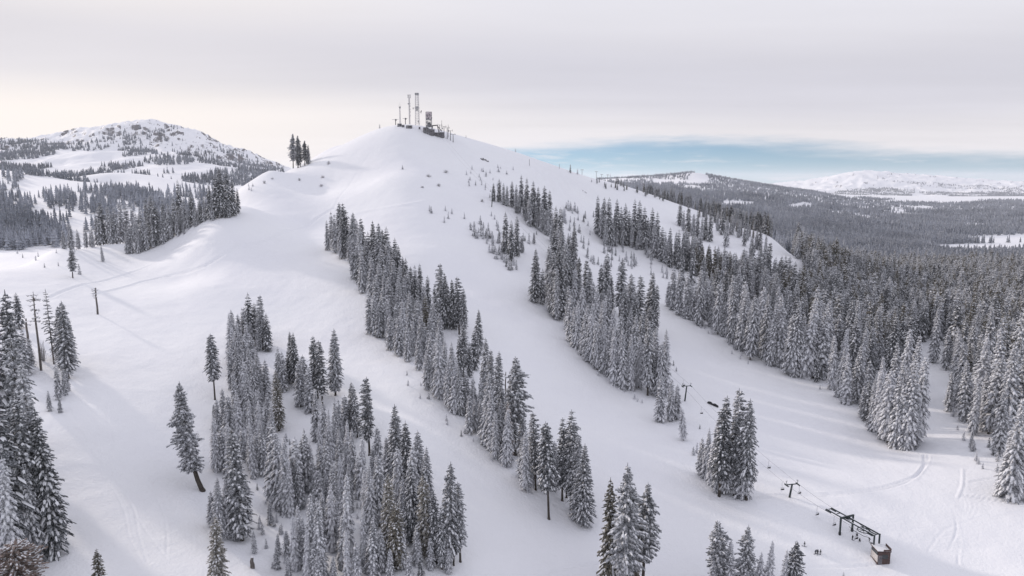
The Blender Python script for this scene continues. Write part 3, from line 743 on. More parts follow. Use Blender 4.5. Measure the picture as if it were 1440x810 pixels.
# visible share: hidden interior trees rank lower
cand.sort(key=lambda t: -(t['px']*(1.0 if t['ex'] else .62)+(500 if t['label'] else 0)+(300 if t['clump'] in ('lridge',) else 0)))
LIM = 310
solo = cand[:LIM]; sid = set(id(t) for t in solo)
rest = [t for t in ALL if id(t) not in sid]
by_clump = {}
for t in solo: by_clump.setdefault(t['clump'], []).append(t)
CL['lridge'] = 'the lone clump on the left skyline'
CL['frow'] = 'the row of bottom-edge treetops'
made = {}
WORD = {}
def put_tree(t, label, group):
    ps = PROT[t['kind']]; i = random.randrange(len(ps)); me, tr = ps[i]
    key = (t['kind'], i)
    sc = t['H']/H0
    wx = sc**.92*1.04 if t['kind'] not in ('bushy',) else sc
    wx *= random.uniform(.9, 1.12)
    rz = random.uniform(0, 6.28)
    if t['kind'] == 'crooked':
        rz = 0; wx = sc; g = ground(285, 690); t['g'] = g; sc = (k_of(535)*g.y-g.z)/H0; wx = sc
    root = empty('pine_tree' if t['kind'] in ('pine', 'crooked') else 'fir_tree', t['g'], rz, label, 'tree', group)
    wx *= {'ledge': .80, 'fpine': .80, 'fpine2': .8, 'fpine3': .98, 'fpine4': .8}.get(t['clump'], 1)
    root.scale = (wx, wx*random.uniform(.88, 1.1), sc)
    if t['kind'] != 'crooked': root.rotation_euler = (random.gauss(0, .028), random.gauss(0, .028), rz)
    a = link('crown', me, root); b_ = link('trunk', tr, root)
for c, L in by_clump.items():
    if L[0]['label']:
        for t in L: put_tree(t, t['label'], None)
        continue
    # split big stands into short rows, top to bottom in the picture, so that each tree can be counted from the left
    L.sort(key=lambda t: t['by'])
    nrow = max(1, math.ceil(len(L)/9)); per = math.ceil(len(L)/nrow)
    names = {1: [''], 2: ['upper row', 'lower row'], 3: ['upper row', 'middle row', 'lower row']}.get(nrow)
    if names is None: names = ['top row']+[['second', 'third', 'fourth', 'fifth', 'sixth', 'seventh', 'eighth'][i]+' row' for i in range(nrow-2)]+['bottom row']
    for r in range(nrow):
        row = sorted(L[r*per:(r+1)*per], key=lambda t: t['tx'])
        for i, t in enumerate(row):
            lab = ADJ[t['kind']]+', '+ORD[min(i, 15)]+(', '+names[r] if names[r] else '')+' of '+CL[c]
            put_tree(t, lab, 'firs of '+CL[c])
# ---- the remaining trees of the same woods: one mesh
def bake(name, groups, mats, label, cat):
    """groups: list of (V, Q, Mi, xyz, scale_xy, scale_z, rot)"""
    Vs = []; Qs = []; Ms = []; off = 0
    for V, Q, Mi, P, sx, sz, rz in groups:
        if len(P) == 0: continue
        c, s_ = np.cos(rz)[:, None], np.sin(rz)[:, None]
        x = (V[None, :, 0]*c-V[None, :, 1]*s_)*sx[:, None]+P[:, 0:1]
        y = (V[None, :, 0]*s_+V[None, :, 1]*c)*sx[:, None]+P[:, 1:2]
        z = V[None, :, 2]*sz[:, None]+P[:, 2:3]
        W = np.stack([x, y, z], -1).reshape(-1, 3)
        nq = (Q[None]+(np.arange(len(P))*len(V))[:, None, None]+off).reshape(-1, 4)
        Vs.append(W); Qs.append(nq); Ms.append(np.tile(Mi, len(P))); off += len(W)
    me = quad_mesh(name, np.concatenate(Vs), np.concatenate(Qs), np.concatenate(Ms), mats)
    o = link(name, me); tag(o, label, cat, kind='stuff')
    return o
def spread(lib, P, Hh, seed, wf=1.0):
    """lib: list of 30 m variants; gives bake groups"""
    rd = np.random.default_rng(seed); n = len(P); pick = rd.integers(0, len(lib), n); g = []
    for i, (V, Q, Mi) in enumerate(lib):
        m = pick == i
        sz = Hh[m]/H0
        g.append((V, Q, Mi, P[m], sz**.8*rd.uniform(.85, 1.2, m.sum())*wf, sz, rd.uniform(0, 6.28, m.sum())))
    return g
def withtrunk(V, Q, Mi, r=.35, mi=2):
    a = [(-r, 0, -2), (r, 0, -2), (.1, 0, 24), (-.1, 0, 24), (0, -r, -2), (0, r, -2), (0, .1, 24), (0, -.1, 24)]
    n = len(V)
    return np.concatenate([V, np.array(a, float)]), np.concatenate([Q, np.array([[n, n+1, n+2, n+3], [n+4, n+5, n+6, n+7]])]), np.concatenate([Mi, [mi, mi]])
MIDK = {}
for k in range(4):
    for kind, mi_n, snow in (('d', 0, .6), ('f', 3, .8), ('o', 4, .5)):
        V, Q, Mi = crown(H0, .08, 3.6+.3*(k % 3)-.2, 200+k, .85, 7, 2, snow, .5, .56, wid=.75, skip=.08)
        Mi = np.where(Mi == 0, mi_n, 1)
        MIDK.setdefault(kind, []).append(withtrunk(V, Q, Mi))
rn = [t for t in rest if -80 < t['tx'] < 1560]
gr = []
for kind, ks in (('d', ('tall', 'bare', 'pine', 'sparse', 'crooked')), ('f', ('frost', 'slim', 'laden')), ('o', ('olive', 'brown', 'bushy'))):
    L = [t for t in rn if t['kind'] in ks]
    if L:
        gr += spread(MIDK[kind], np.array([tuple(t['g']) for t in L]), np.array([t['H'] for t in L]), 77)
FM = [M['needles'], SN, M['bark'], M['needles_frost'], M['needles_olive']]
bake('fir_forest', gr, FM, 'dense snowy fir forest filling the valley floor behind the right piste', 'forest')
print('solo', len(solo), 'rest', len(rn))

# ---- distant woods
LOW = [lowtree(H0, 3.6+.4*k, 300+k, 7, 5, .6) for k in range(5)]
LOWD = [lowtree(H0, 3.6+.4*k, 320+k, 6, 5, .35) for k in range(5)]
TINY = [lowtree(H0, 3.7+.4*k, 340+k, 4, 4, .5) for k in range(5)]
SHORT = [(V*np.array([1, 1, .62]), Q, Mi) for V, Q, Mi in TINY]
def wood(name, label, polys, rngs, hh, lib, seed, matn, dmin=None, holes=()):
    G = []
    def keep(px, py, x, y, rd):
        ok = np.zeros(px.shape, bool)
        for (poly, dens) in polys:
            ok |= inside(px, py, poly) & (rd.random(px.shape) < dens)
        for h in holes: ok &= ~inside(px, py, h)
        return ok
    tot = 0
    for (ya, yb, sa, sb, area, lb) in rngs:
        x, y, z, px, py = scatter(None, ya, yb, sa, sb, area, seed+int(ya), keep)
        # break up with clearings
        cl = (fbm(x, y, 260, 3) > np.where(x < 0, -.14, -.28)) | ((x > 0) & (y < 3000)) | ((x < 0) & (y < 1500))
        x, y, z = x[cl], y[cl], z[cl]
        rd = np.random.default_rng(seed+1)
        hs = np.clip(rd.normal(hh, hh*.2, len(x)), hh*.4, hh*1.6)
        G += spread(lb, np.stack([x, y, z-.3], 1), hs, seed+2, 1.15)
        tot += len(x)
    print(name, tot)
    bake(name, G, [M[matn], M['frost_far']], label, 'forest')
# right: valley floor and plateau running to the far hills
RIGHT = [(795,238),(870,240),(930,242),(968,240),(1010,240),(1060,255),(1110,264),(1180,276),(1240,280),(1330,282),(1440,281),(1700,281),(1700,400),(1440,400),(1150,400),(1090,342),(1010,312),(940,285),(870,262)]
HOLES = [[(1300,352),(1312,344),(1440,341),(1720,341),(1720,362),(1340,361),(1318,357)],[(966,258),(968,248),(985,238),(997,250),(994,257),(978,259)],
         [(1010,288),(1030,282),(1062,284),(1060,292),(1020,293)],[(1098,292),(1130,284),(1150,289),(1120,296)],[(1230,283),(1290,278),(1400,283),(1330,286)],
         [(1330,334),(1440,330),(1720,330),(1720,336),(1380,342)]]
wood('plateau_forest', 'grey-blue forest spreading over the distant plateau on the right', [(RIGHT, 1.0)],
     [(1140, 2400, .0, 1.15, 70, LOW), (2400, 3900, .0, 1.15, 210, TINY), (3900, 6200, .0, 1.15, 420, SHORT), (6200, 9500, .0, 1.15, 1300, SHORT)], 22, None, 31, 'needles_far', holes=HOLES)
FARM = [([(1160,278),(1180,268),(1240,264),(1290,268),(1280,278)], .7), ([(1330,278),(1350,270),(1440,268),(1440,281),(1370,281)], .5), ([(1240,254),(1330,258),(1430,264),(1440,268),(1330,265)], .35),([(1290,270),(1440,272),(1440,276),(1300,274)],.6),([(1115,268),(1200,276),(1180,280),(1110,276)],.5)]
wood('far_mountain_woods', 'dark tree bands across the distant snowy mountain on the right horizon', FARM, [(8500, 14500, .3, .9, 620, SHORT)], 34, None, 57, 'needles_far')
# left: valley forest, banks on the hill, mountain woods
LV = [([(-90,282),(0,280),(25,300),(60,312),(85,325),(95,335),(98,345),(80,350),(60,345),(30,352),(0,352),(-90,352)], 1.0),
      ([(60,272),(100,280),(140,290),(170,300),(150,312),(100,298),(60,292)], .32),
      ([(-90,250),(0,256),(30,275),(60,290),(40,300),(0,285),(-90,280)], .15),
      ([(130,280),(220,290),(320,290),(320,310),(200,330),(130,330)], .12),
      ([(0,243),(60,257),(140,270),(220,287),(240,300),(100,290),(0,268)], .10), ([(105,262),(160,266),(200,274),(262,293),(255,300),(180,283),(105,270)], .55), ([(200,255),(280,255),(330,268),(300,285),(230,275)], .06),
      ([(70,305),(120,302),(135,325),(90,330)], .12)]
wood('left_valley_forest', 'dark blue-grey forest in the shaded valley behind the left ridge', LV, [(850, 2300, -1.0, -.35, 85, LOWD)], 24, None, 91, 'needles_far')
ML = [([(-90,205),(0,203),(60,205),(80,215),(85,235),(120,250),(90,258),(40,246),(0,240),(-90,240)], .8),
      ([(0,199),(60,199),(90,203),(95,211),(0,212)], .9),
      ([(85,237),(160,228),(220,236),(300,250),(330,262),(260,258),(180,244),(100,252)], .75),
      ([(100,252),(140,262),(240,276),(262,288),(200,275),(120,262)], .8),
      ([(165,212),(200,208),(240,222),(250,236),(220,232),(175,222)], .6),
      ([(250,218),(300,214),(320,228),(340,240),(300,240),(250,232)], .6),
      ([(172,186),(190,182),(192,205),(172,206)], .6), ([(200,190),(216,186),(214,196),(204,198)], .7), ([(216,182),(232,184),(236,200),(226,196)], .5),
      ([(90,203),(130,193),(165,187),(160,208),(120,215),(95,212)], .3),
      ([(290,232),(340,228),(400,240),(400,252),(340,262),(300,258)], .45),
      ([(300,203),(350,222),(395,240),(380,244),(330,232)], .25),
      ([(0,222),(90,228),(130,246),(128,262),(60,256),(0,242)], .8), ([(0,240),(400,240),(400,262),(200,262)], .08), ([(150,180),(260,180),(320,215),(300,232),(180,230)], .06)]
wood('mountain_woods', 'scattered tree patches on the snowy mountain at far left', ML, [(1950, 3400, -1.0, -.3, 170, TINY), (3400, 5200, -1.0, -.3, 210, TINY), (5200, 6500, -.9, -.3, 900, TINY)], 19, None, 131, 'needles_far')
# row of trees behind and along the right ridge crest
cr = []
rd = np.random.default_rng(12)
for (xa, ya, xb, yb, n, h0) in ((838,256,880,268,9,9),(866,256,940,280,22,12),(940,270,1010,296,55,20),(905,262,960,280,26,15),(1010,292,1080,322,60,24),(1060,318,1135,352,46,27),(1000,300,1050,322,20,24),(985,300,1060,335,26,18)):
    for i in range(n):
        f = rd.random(); px = xa+(xb-xa)*f+rd.normal(0, 2); py = ya+(yb-ya)*f+rd.normal(0, 3.0)+2
        g = ground(px, py, 1600); cr.append((g.x, g.y, g.z, h0*rd.uniform(.5, 1.15)))
cr = np.array(cr)
bake('ridge_trees', spread(MIDK['d'][:2]+MIDK['o'][:1]+MIDK['f'][:2], cr[:, :3], cr[:, 3], 5), FM, 'scattered firs lining the right-hand skyline ridge', 'trees')

# ------------------------------------------------------------------ young firs and brush on the open slopes
SL = []
def sap(px, py, hp, label, group, wide=1.0):
    g = ground(px, py, 2500)
    SL.append((hp + (100 if group is None else 0), g, hp*g.y/F, label, group, random.randrange(len(SAP)), random.uniform(0, 6.28)))
def saps(poly, n, h0, h1, label, group, seed, wide=1.0):
    rr = random.Random(seed); xs = [p[0] for p in poly]; ys = [p[1] for p in poly]; c = 0
    for _ in range(n*30):
        x = rr.uniform(min(xs), max(xs)); y = rr.uniform(min(ys), max(ys))
        if inside(np.array([x]), np.array([y]), poly)[0]:
            sap(x, y, rr.uniform(h0, h1), label, group, wide); c += 1
            if c == n: break
saps([(640,240),(720,233),(735,245),(700,262),(690,280),(660,262)], 32, 3.5, 7.5, 'tiny dark fir dotted on the open slope below the summit', 'tiny firs below the summit', 1)
saps([(600,295),(650,296),(700,305),(712,330),(690,350),(650,318),(620,312)], 26, 6, 11, 'small frosted fir at the upper left of the sapling patch', 'saplings at the patch top', 2)
saps([(655,310),(710,320),(745,340),(735,378),(715,385),(690,358),(668,340)], 60, 8, 16, 'frosted sapling in the thicket left of the second strip', 'saplings left of the second strip', 3)
saps([(785,290),(835,300),(870,340),(900,370),(880,385),(835,372),(800,350)], 85, 7, 15, 'frosted sapling in the thicket between the second strip and the crest clump', 'saplings under the crest clump', 4)
saps([(900,350),(940,368),(950,395),(915,388)], 14, 7, 13, 'frosted sapling at the right end of the thicket', 'saplings at the thicket end', 5)
saps([(290,590),(330,560),(400,600),(420,700),(380,720),(330,690)], 22, 8, 18, 'low frosted fir on the open ground inside the wide stand', 'low firs inside the wide stand', 6)
saps([(360,730),(440,740),(440,800),(380,800)], 16, 9, 20, 'low frosted fir at the bottom of the wide stand', 'low firs at the stand bottom', 7)
saps([(640,790),(560,770),(540,800),(600,806)], 10, 10, 18, 'low frosted fir under the dark right side of the wide stand', 'low firs under the dark firs', 8)
saps([(600,490),(640,450),(560,440),(590,500)], 16, 10, 18, 'low frosted fir inside the central strip', 'low firs in the central strip', 9)
saps([(1325,560),(1350,560),(1400,640),(1420,668),(1385,668),(1360,630),(1335,600)], 24, 8, 22, 'snowy young fir on the right edge of the groomed area', 'young firs by the groomed area', 10)
saps([(1230,600),(1300,628),(1290,636),(1230,614)], 10, 6, 10, 'low snowy fir at the foot of the forest tip', 'low firs at the forest tip', 11)
saps([(20,355),(60,350),(110,352),(90,385),(50,390)], 8, 4, 8, 'tiny fir on the snowy left shoulder', 'tiny firs on the left shoulder', 12)
saps([(345,260),(360,262),(365,268),(350,270)], 4, 4, 7, 'tiny fir where the left ridge meets the main slope', 'tiny firs at the left saddle', 13)
saps([(310,520),(350,540),(390,560),(430,600),(400,640),(340,600)], 22, 8, 16, 'small frosted fir filling the upper half of the wide stand', 'small firs in the stand upper half', 17)
saps([(450,600),(520,640),(560,720),(500,740),(450,680)], 22, 8, 17, 'small frosted fir filling the pale middle of the wide stand', 'small firs in the stand middle', 18)
saps([(520,400),(560,440),(620,470),(650,520),(690,590),(660,600),(600,520),(540,460)], 30, 7, 14, 'small frosted fir between the firs of the central strip', 'small firs between the strip firs', 19)
saps([(800,400),(830,440),(870,470),(920,540),(890,545),(830,490)], 20, 7, 13, 'small frosted fir between the firs of the second strip', 'small firs in the second strip', 20)
saps([(940,432),(1000,462),(1060,508),(1170,552),(1165,558),(1050,514),(990,468)], 14, 5, 9, 'low snowy fir along the foot of the forest edge', 'low firs at the forest edge', 14)
saps([(800,470),(840,520),(900,556),(915,565),(905,572),(840,528)], 8, 5, 9, 'low snowy fir along the foot of the second strip', 'low firs at the strip foot', 15)
saps([(500,410),(560,480),(600,555),(660,612),(700,650),(690,655),(640,612),(580,560)], 14, 5, 11, 'low snowy fir along the left foot of the central strip', 'low firs beside the central strip', 16)
for (px, py, hp, lab) in ((951,522,7,'tiny fir above the lower lift tower'),(947,514,8,'tiny fir beside the piste above the lower lift tower'),
    (980,637,17,'small thin fir left of the lone clump by the lift'),(975,640,14,'thin young fir nearest the lone clump by the lift'),
    (984,603,7,'tiny fir above the lone clump by the lift'),(112,386,16,'small bare fir right of the lone fir on the left shoulder'),
    (566,238,6,'tiny fir alone on the smooth face below the summit'),(401-1+134,180,6,'tiny fir on the skyline left of the antennas'),
    (802,243,12,'small dark fir on the skyline right of the summit'),(812,245,8,'stubby dark fir just right of the small skyline fir'),
    (858,255,12,'narrow fir on the crest between the thin lift poles'),(876,262,9,'small fir on the crest right of the lift poles'),
    (866,259,6,'lower fir on the crest beside the lift poles'),(881,262,7,'rounded fir on the crest right of the lift poles'),
    (725,213,5,'tiny fir on the skyline between summit and thin pole'),(832,256,5,'tiny fir on the crest left of the lift poles'),
    (822,306,6,'tiny dark fir alone above the sapling thicket'),(740,268,6,'tiny fir above the clump by the upper lift tower')):
    sap(px, py, hp, lab, None)
SL.sort(key=lambda t: -t[0])
for hp, g, Ht, label, group, i, rz in SL[:300]:
    o = link('young_fir', SAP[i]); o.location = g; o.rotation_euler = (0, 0, rz); q_ = Ht/6.0
    o.scale = (q_**.85, q_**.85, q_); tag(o, label, 'young fir', group)
G_ = []
for i in range(len(SAP)):
    L = [t for t in SL[300:] if t[5] == i]
    if not L: continue
    me = SAP[i]; V = np.empty(len(me.vertices)*3); me.vertices.foreach_get('co', V); V = V.reshape(-1, 3)
    mi = np.empty(len(me.polygons), int); me.polygons.foreach_get('material_index', mi)
    mi = np.where(mi == 0, 0 if i == 0 else 3, 1); q_ = np.array([t[2]/6.0 for t in L])
    G_.append((V, np.arange(len(V)).reshape(-1, 4), mi, np.array([tuple(t[1]) for t in L]), q_**.85, q_, np.array([t[6] for t in L])))
bake('sapling_thicket', G_, FM, 'smallest frosted saplings dotted between the stands and below the summit', 'saplings')
def brush(px, py, wp, hp, label, seed, matn='twigs'):
    g = ground(px, py, 2500); w = wp*g.y/F; h = hp*g.y/F
    mb = MB(); rr = random.Random(seed)
    for i in range(60):
        a = rr.uniform(0, 6.28); e = rr.uniform(.15, 1.4); L = rr.uniform(.6, 1)
        d = (math.cos(a)*math.cos(e)*w/2*L, math.sin(a)*math.cos(e)*w/3*L, math.sin(e)*h*L)
        b0 = (d[0]*.25, d[1]*.25, -.1)
        mb.tube([b0, (d[0]*.7, d[1]*.7, d[2]*.75), d], [.07, .06, .03], 4, cap=False)
        mb.blob((d[0]*.9, d[1]*.9, d[2]*.9), (.22, .22, .14), 5, 3, .3, 1, i)
    o = mb.build('brush', [M[matn], SN]); o.location = g
    tag(o, label, 'brush', 'brush poking out of the snow')
for i, b_ in enumerate([(462,231,7,6,'frosted brush on the left skyline right of the lone clump'),(372,258,8,5,'brown brush tuft on the left skyline ridge'),
    (383,252,6,3,'low brush right of the brown tuft on the left ridge'),(454,250,10,4,'flat brush patch on the sunlit left face'),
    (421,254,6,5,'small brush tuft on the sunlit left face'),(452,262,10,4,'lower flat brush patch on the sunlit left face'),
    (627,243,11,5,'wide brush patch left of the tiny summit firs'),(603,249,11,5,'wide brush patch lower left of the tiny summit firs'),
    (617,262,9,5,'brush patch under the two wide brush patches'),(678,284,8,5,'brush beside the upper lift tower'),
    (594,264,6,3,'little brush tuft on the smooth face'),(586,350+115,10,14,'bare reddish brush at the left side of the central strip'),
    (654,610,8,10,'bare brush under the central strip'),(61,508,16,34,'tan bare brush among the thin stand at left')]):
    brush(*b_, 40+i, 'twigs')
def rocks(px, py, wp, label, seed, n=7):
    g = ground(px, py, 2500); w = wp*g.y/F; mb = MB(); rr = random.Random(seed)
    for i in range(n):
        x, y = rr.uniform(-.5, .5)*w, rr.uniform(-.5, .5)*w*.8; r = rr.uniform(.1, .2)*w
        z = float(hgt(g.x+x, g.y+y))-g.z
        mb.blob((x, y, z+r*.2), (r, r*.8, r*.6), 8, 6, .25, 0, i+seed)
        mb.blob((x, y+.1*r, z+r*.62), (r*.8, r*.65, r*.28), 8, 5, .15, 1, i+seed+9)
    o = mb.build('rock_outcrop', [M['rock'], SN]); o.location = g; tag(o, label, 'rocks')
rocks(682,226,11,'dark rock outcrop on the face right below the summit lift poles', 3)
rocks(822,270,5,'small dark rock on the wide face under the crest', 5, 3)
rocks(1036,702,7,'grey snow-capped rock at the foot of the lone clump', 6, 3)
# ------------------------------------------------------------------ broken snags
def snag(tx, ty, by, label, w=.55, stubs=10, seed=0, topw=.6):
    g, Ht = solve(tx, ty, by)
    root = empty('dead_snag', g, 0, label, 'dead tree')
    mb = MB(); rr = random.Random(seed)
    mb.tube([(0, 0, -2), (.05, .1, Ht*.3), (-.1, 0, Ht*.65), (.1, .1, Ht)], [w*1.2, w, w*.85, w*topw], 9)
    mb.build('trunk', M['dead_wood'], root, smooth=True)
    mb = MB()
    for i in range(stubs):
        z = Ht*rr.uniform(.62, .97); a = rr.uniform(0, 6.28); L = rr.uniform(1, 2.8)
        c, s_ = math.cos(a), math.sin(a)
        mb.tube([(0, 0, z), (c*L*.5, s_*L*.5, z+.2), (c*L, s_*L, z-.3)], [.24, .17, .10], 5)
        for k in range(4):
            f = rr.uniform(.4, 1); b_ = a+rr.uniform(-1.2, 1.2)
            mb.tube([(c*L*f, s_*L*f, z), (c*L*f+math.cos(b_)*.8, s_*L*f+math.sin(b_)*.8, z+.25)], [.09, .05], 4)
            mb.blob((c*L*f, s_*L*f, z+.12), (.5, .5, .22), 6, 4, .2, 1, i*9+k)
    mb.blob((.1, .1, Ht+.05), (w*.7, w*.7, .25), 7, 4, .1, 1)
    mb.build('branches', [M['dead_wood'], SN], root)
snag(134, 405, 442, 'broken dead trunk standing alone on the open left slope', .50, 12, 3, .75)
snag(36, 448, 480, 'short broken trunk among the thin stand at the left edge', .5, 3, 4)
snag(46, 411, 521, 'tall thin dead snag left of the sparse fir at the left edge', .42, 26, 5, .2)
snag(711, 523, 578, 'bare dead pole left of the clumpy pine in the central strip', .35, 4, 6, .5)
snag(354, 784, 799, 'short broken stump on open snow inside the wide stand', .6, 0, 8, .6)

# ------------------------------------------------------------------ chairlift
portL = ground(1179, 751); portR = ground(1199.5, 748.5)
Cg = (portL+portR)/2
y_top = portL.y
ztop = k_of(729.5)*y_top
zb = ztop-.15
def beam(p0, p1): return at_z(p0[0], p0[1], zb), at_z(p1[0], p1[1], zb)
A0, A1 = beam((1164, 716), (1230.7, 753.7)); B0, B1 = beam((1168.6, 714.6), (1236.3, 750.8))
# keep the two beams parallel
dirn = ((A0-A1).normalized()+(B0-B1).normalized()).normalized(); side = Vector((dirn.y, -dirn.x, 0)).normalized()
mid1 = (A1+B1)/2; gauge = max(1.6, min(3.4, abs((B1-A1).dot(side))))
Lb = (A0-A1).length
sgn = 1 if (B1-A1).dot(side) > 0 else -1
A1 = mid1-side*sgn*gauge/2; B1 = mid1+side*sgn*gauge/2
A0 = A1+dirn*Lb; B0 = B1+dirn*Lb
print('lift geom', ztop-Cg.z, Lb, gauge, (portR-portL).length, mid1, A0)
root = empty('lift_terminal', Cg, 0, 'dark steel gantry of the bottom chairlift station with bullwheel under two long beams', 'lift station')
def loc(p): return Vector(p)-Cg
pl = loc((portL.x, portL.y, ztop)); 
# portal centred across the beams
pc = mid1+dirn*((Vector((Cg.x, Cg.y, zb))-mid1).dot(dirn)); hw = max(2.6, (portR-portL).length/2)
for sg_ in (-1, 1):
    p = pc+side*sg_*hw; gz = float(hgt(p.x, p.y))
    mb = MB(); mb.bar(loc((p.x, p.y, gz-1)), loc((p.x, p.y, ztop+.1)), .5); mb.build('post', M['steel_dark'], root)
    mb = MB(); mb.bar(loc((p.x, p.y, gz-.3)), loc((p.x, p.y, gz+1.1)), .66); mb.build('post_padding', M['black'], root)
mb = MB(); mb.bar(loc(pc-side*(hw+.25)+Vector((0, 0, .62))), loc(pc+side*(hw+.25)+Vector((0, 0, .62))), .5, .55); mb.build('crossbeam', M['steel_dark'], root)
mb = MB(); mb.box(loc(pc+Vector((0, 0, .2))), (1.5, 1.3, .5), math.atan2(dirn.y, dirn.x)); mb.build('hanger_block', M['steel_dark'], root)
zdeck = k_of(764.5)*A1.y
for a0, a1 in ((A0, A1), (B0, B1)):
    mb = MB(); mb.bar(loc(a0), loc(a1), .34, .42); mb.build('beam', M['steel_dark'], root)
    mb = MB(); mb.bar(loc(a0)+Vector((0, 0, .24)), loc(a1)+Vector((0, 0, .24)), .22, .05); mb.build('snow_ridge', SN, root)
    mb = MB(); mb.bar(loc((a1.x, a1.y, zb+.2)), loc((a1.x, a1.y, zdeck-.4)), .42); mb.build('end_post', M['steel_dark'], root)
for f in (.02, .3, .55, .8, .98):
    a = A1.lerp(A0, f); b_ = B1.lerp(B0, f)
    mb = MB(); mb.bar(loc(a)-Vector((0, 0, .05)), loc(b_)-Vector((0, 0, .05)), .22); mb.build('cross_tie', M['steel_dark'], root)
# sheave train at the far end and bullwheel below the beams
wc = mid1+dirn*(Lb*.26)-Vector((0, 0, .95)); wr = 2.0
mb = MB(); ring = [loc(wc)+dirn*math.cos(t)*wr+side*math.sin(t)*wr for t in np.linspace(0, 2*math.pi, 33)]
mb.tube(ring, .15, 6, cap=False)
for t in np.linspace(0, math.pi, 4, endpoint=False):
    d = dirn*math.cos(t)*wr+side*math.sin(t)*wr; mb.bar(loc(wc)-d, loc(wc)+d, .12)
mb.tube([loc(wc)-Vector((0, 0, .3)), loc(wc)+Vector((0, 0, .9))], .22, 10)
mb.build('bullwheel', M['steel_dark'], root)
mb = MB()
for t0 in (-1, 1):
    pts = [loc(mid1+dirn*(Lb*f)+side*t0*(wr+.45)-Vector((0, 0, 1.5 if .1 < f < .42 else 1.0))) for f in (.06, .15, .25, .35, .45)]
    mb.tube(pts, .09, 5)
mb.build('guide_rail', M['steel_dark'], root)
mb = MB(); mb.box(loc(mid1+dirn*Lb*.12-Vector((0, 0, .7))), (2.0, 1.1, .9), math.atan2(dirn.y, dirn.x)); mb.build('drive_motor', M['steel_dark'], root)
for f in (.93, .99):
    for a, b_ in ((A1, A0), (B1, B0)):
        c = a.lerp(b_, f)-Vector((0, 0, .5)); mb = MB()
        for q in (-.5, 0, .5):
            mb.tube([loc(c+dirn*q-side*.09), loc(c+dirn*q+side*.09)], .24, 10)
        mb.bar(loc(c-dirn*.7), loc(c+dirn*.7), .1); mb.build('sheave_train', M['steel_dark'], root)
# operator hut with snow on its deck
hc = [at_z(1225, 765.0, zdeck), at_z(1241.5, 760.5, zdeck), at_z(1252, 772.5, zdeck), at_z(1238.5, 777.5, zdeck)]
hcen = sum(hc, Vector())/4
ax = ((hc[3]-hc[0])+(hc[2]-hc[1])).normalized(); ay = Vector((-ax.y, ax.x, 0))
hl = ((hc[3]-hc[0]).length+(hc[2]-hc[1]).length)/2*.85; hwid = max(2.4, ((hc[1]-hc[0]).length+(hc[2]-hc[3]).length)/2*.82)
zdeck -= .5
gz = min(float(hgt(hcen.x+a, hcen.y+b_)) for a in (-2, 2) for b_ in (-2, 2))
print('hut', hl, hwid, zdeck-gz, hcen)
hut = empty('lift_hut', (hcen.x, hcen.y, gz), math.atan2(ax.y, ax.x), 'small brown operator hut with snowy flat roof at the end of the lift gantry', 'hut')
hh = zdeck-gz
def hb(name, c, d, m, par=hut):
    mb = MB(); mb.box(c, d); return mb.build(name, m, par)
hb('wall', (0, -hwid/2+.1, hh*.5-.3), (hl-.4, .16, hh*.55), M['pale_board'])
hb('wall', (0, hwid/2-.1, hh*.5-.3), (hl-.4, .16, hh*1.0), M['brown_board'])
hb('wall', (hl/2-.1, 0, hh*.5-.3), (.16, hwid-.4, hh*1.0), M['brown_board'])
hb('wall', (-hl/2+.1, 0, hh*.5-.3), (.16, hwid-.4, hh*1.0), M['brown_board'])
hb('skirt', (0, -hwid/2+.04, hh*.14-.1), (hl-.1, .22, hh*.14), M['brown_board'])
hb('window', (0, -hwid/2+.06, hh*.80), (hl-.8, .1, hh*.22), M['glass'])
w = hb('window', (hl/2+.0, .2, hh*.62), (.1, hwid*.45, hh*.3), M['glass']); 
hb('door', (hl/2-.0, -hwid*.3, hh*.4-.2), (.12, hwid*.28, hh*.7), M['dark_wall'])
hb('roof', (0, 0, hh-.05), (hl+.1, hwid+.3, .22), M['brown_board'])
mb = MB(); mb.blob((0, 0, hh+.06), (hl*.60, hwid*.64, .16), 16, 8, .03, 0); hb('roof_snow', (0, 0, hh+.12), (hl-.15, hwid+.05, .16), SN)
for y_, m_ in ((hwid/2+.05, M['brown_board']),):
    hb('parapet', (hl*.1, y_, hh+.55), (hl*.75, .14, .95), m_)
hb('parapet', (hl/2-.05, hwid*.2, hh+.42), (.14, hwid*.55, .5), M['brown_board'])
hb('awning', (-hl/2-.7, -hwid*.35, hh-.15), (1.6, .9, .14), M['dark_wall'])

